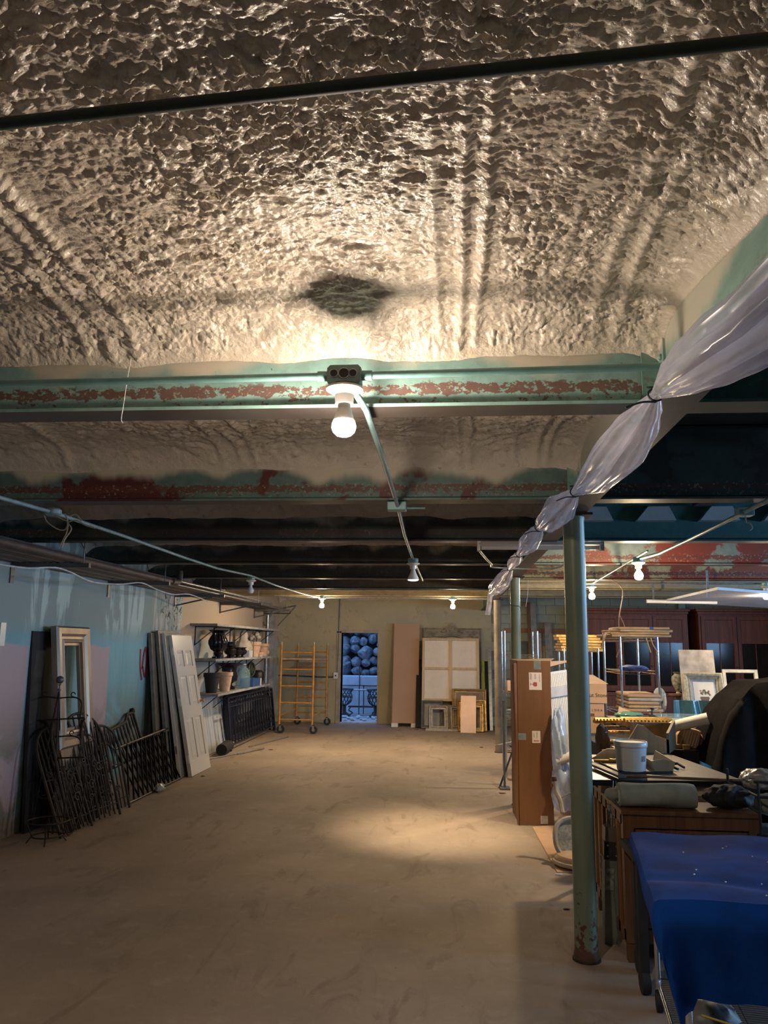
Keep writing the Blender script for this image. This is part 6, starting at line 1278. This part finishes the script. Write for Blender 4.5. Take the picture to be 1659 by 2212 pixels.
# black draped furniture at the right edge
t = thing('black_drape', 'black cloth draped over tall furniture at the right picture edge', 'drape', (2.46, 6.7, 0))
gx = []
prof = [(0, .80), (.06, 1.0), (.15, 1.2), (.25, 1.33), (.4, 1.43), (.6, 1.47), (1.2, 1.47)]
def ph(x): 
    for (a, b_), (c_, d_) in zip(prof[:-1], prof[1:]):
        if a <= x <= c_: return b_+(d_-b_)*(x-a)/(c_-a)
    return 1.47
for v in np.linspace(0, 1, 26):
    row = []
    for u in np.linspace(0, 1, 90):
        x = -.42+1.15*u; fold = .035*sin(u*15+v*.8)+.02*sin(u*31+1); top_ = ph(1.15*u)
        if v < .25: k_ = v/.25; row.append((x, .35-.60*k_-fold*k_, top_-.02*(1-k_)*0+.012*sin(u*21)))
        else: k_ = (v-.25)/.75; row.append((x-.04*k_*(1 if u < .2 else 0), -.25-fold*(1+.6*k_)-.06*k_-.04*sin(min(1, k_*5)*pi/2), top_+.0-(top_-.03)*k_))
    gx.append(row)
obj('drape', B().sheet(gx, .005, (0, 1, 0)), mat('black_velvet', (.014, .011, .011), .9, var=.2, c2=(.006, .005, .006), spec=.2), t)
obj('inner_cabinet', B().box(-.24, .73, -.15, .35, 0, 1.10), M_dark, t, smooth=False)
# lower right: metal mesh cart, bags
t = thing('black_wire_cage', 'black square-wire cage cart behind the blue cloth', 'cage', (1.95, 4.7, 0))
Yc = 4.62
for x_ in (1.70, 1.92, 2.14, 2.36): obj('upright', B().cyl((x_-1.95, Yc-4.7, 0.02 if x_ in (1.70, 2.36) else .3), (x_-1.95, Yc-4.7, .98), .008, n=8), M_rub, t)
for z in (.30, .50, .70, .90, .98): obj('cross_wire', B().cyl((-.27, Yc-4.7, z), (.43, Yc-4.7, z-.01), .008, n=8), M_rub, t)
for x_ in (-.25, .41): 
    obj('side_wire', B().cyl((x_, -.08, .9), (x_, .4, .9), .008, n=8), M_rub, t); obj('upright', B().cyl((x_, .4, .0), (x_, .4, .98), .008, n=8), M_rub, t); obj('side_wire', B().cyl((x_, -.08, .30), (x_, .4, .30), .008, n=8), M_rub, t)
obj('floor_panel', B().box(-.25, .41, -.08, .4, .30, .31), M_rub, t, smooth=False)
M_silverbag = mat('silvery_plastic', (.34, .32, .29), .22, .2, var=.3)
crumple('silver_bag', 'shiny silvery plastic bag on the black cage', 'bag', (1.86, 4.98, .94), (.11, .11, .055), M_silverbag, 51, 22, .3)
crumple('patterned_bag', 'large glossy dark bag at the right edge above the blue cloth', 'bag', (2.08, 4.42, .86), (.13, .12, .20), mat('glossy_dark_plastic', (.05, .045, .045), .15, var=.8, c2=(.22, .2, .19), sc=9), 52, 26, .35)
crumple('pale_cushion', 'pale grey cushion inside the black cage', 'cushion', (1.93, 4.95, .80), (.16, .14, .06), M_greycl, 53, 16, .12)
crumple('blue_white_cloth', 'light blue cloth inside the black cage', 'cloth', (1.88, 4.88, .62), (.13, .12, .08), mat('pale_blue_cloth', (.30, .45, .62), .7), 54, 16, .25)
single('cage_shelf', B().box(1.72, 2.34, 4.66, 5.08, .52, .54), M_rub, 'black shelf board in the cage under the light blue cloth', 'board', smooth=False)
# small debris on the floor
rn = random.Random(77)
for i, (x, y) in enumerate(((585, 1620), (438, 1677), (1090, 1692), (1085, 1714), (1224, 1965), (1208, 1890), (900, 1577), (1040, 1615))):
    q = PZ(x, y, 0); s = rn.uniform(.012, .03); single('floor_debris', B().ell((q.x, q.y, s*.25), (s*1.6, s, s*.25), 7, 5, .2, i), (M_card, M_blackcl, M_stonew)[i % 3], ('brown leaf-like scrap left of the floor centre', 'tiny dark scrap at the foot of the white door', 'tiny pale scrap right of the middle pillar shadow', 'dark scrap near the middle pillar foot', 'small flat bark-like scrap left of the near pillar', 'pale plaster chip left of the near pillar', 'dark scrap before the brown board', 'small scrap near the far pillar')[i], 'debris', 'scraps on the floor')
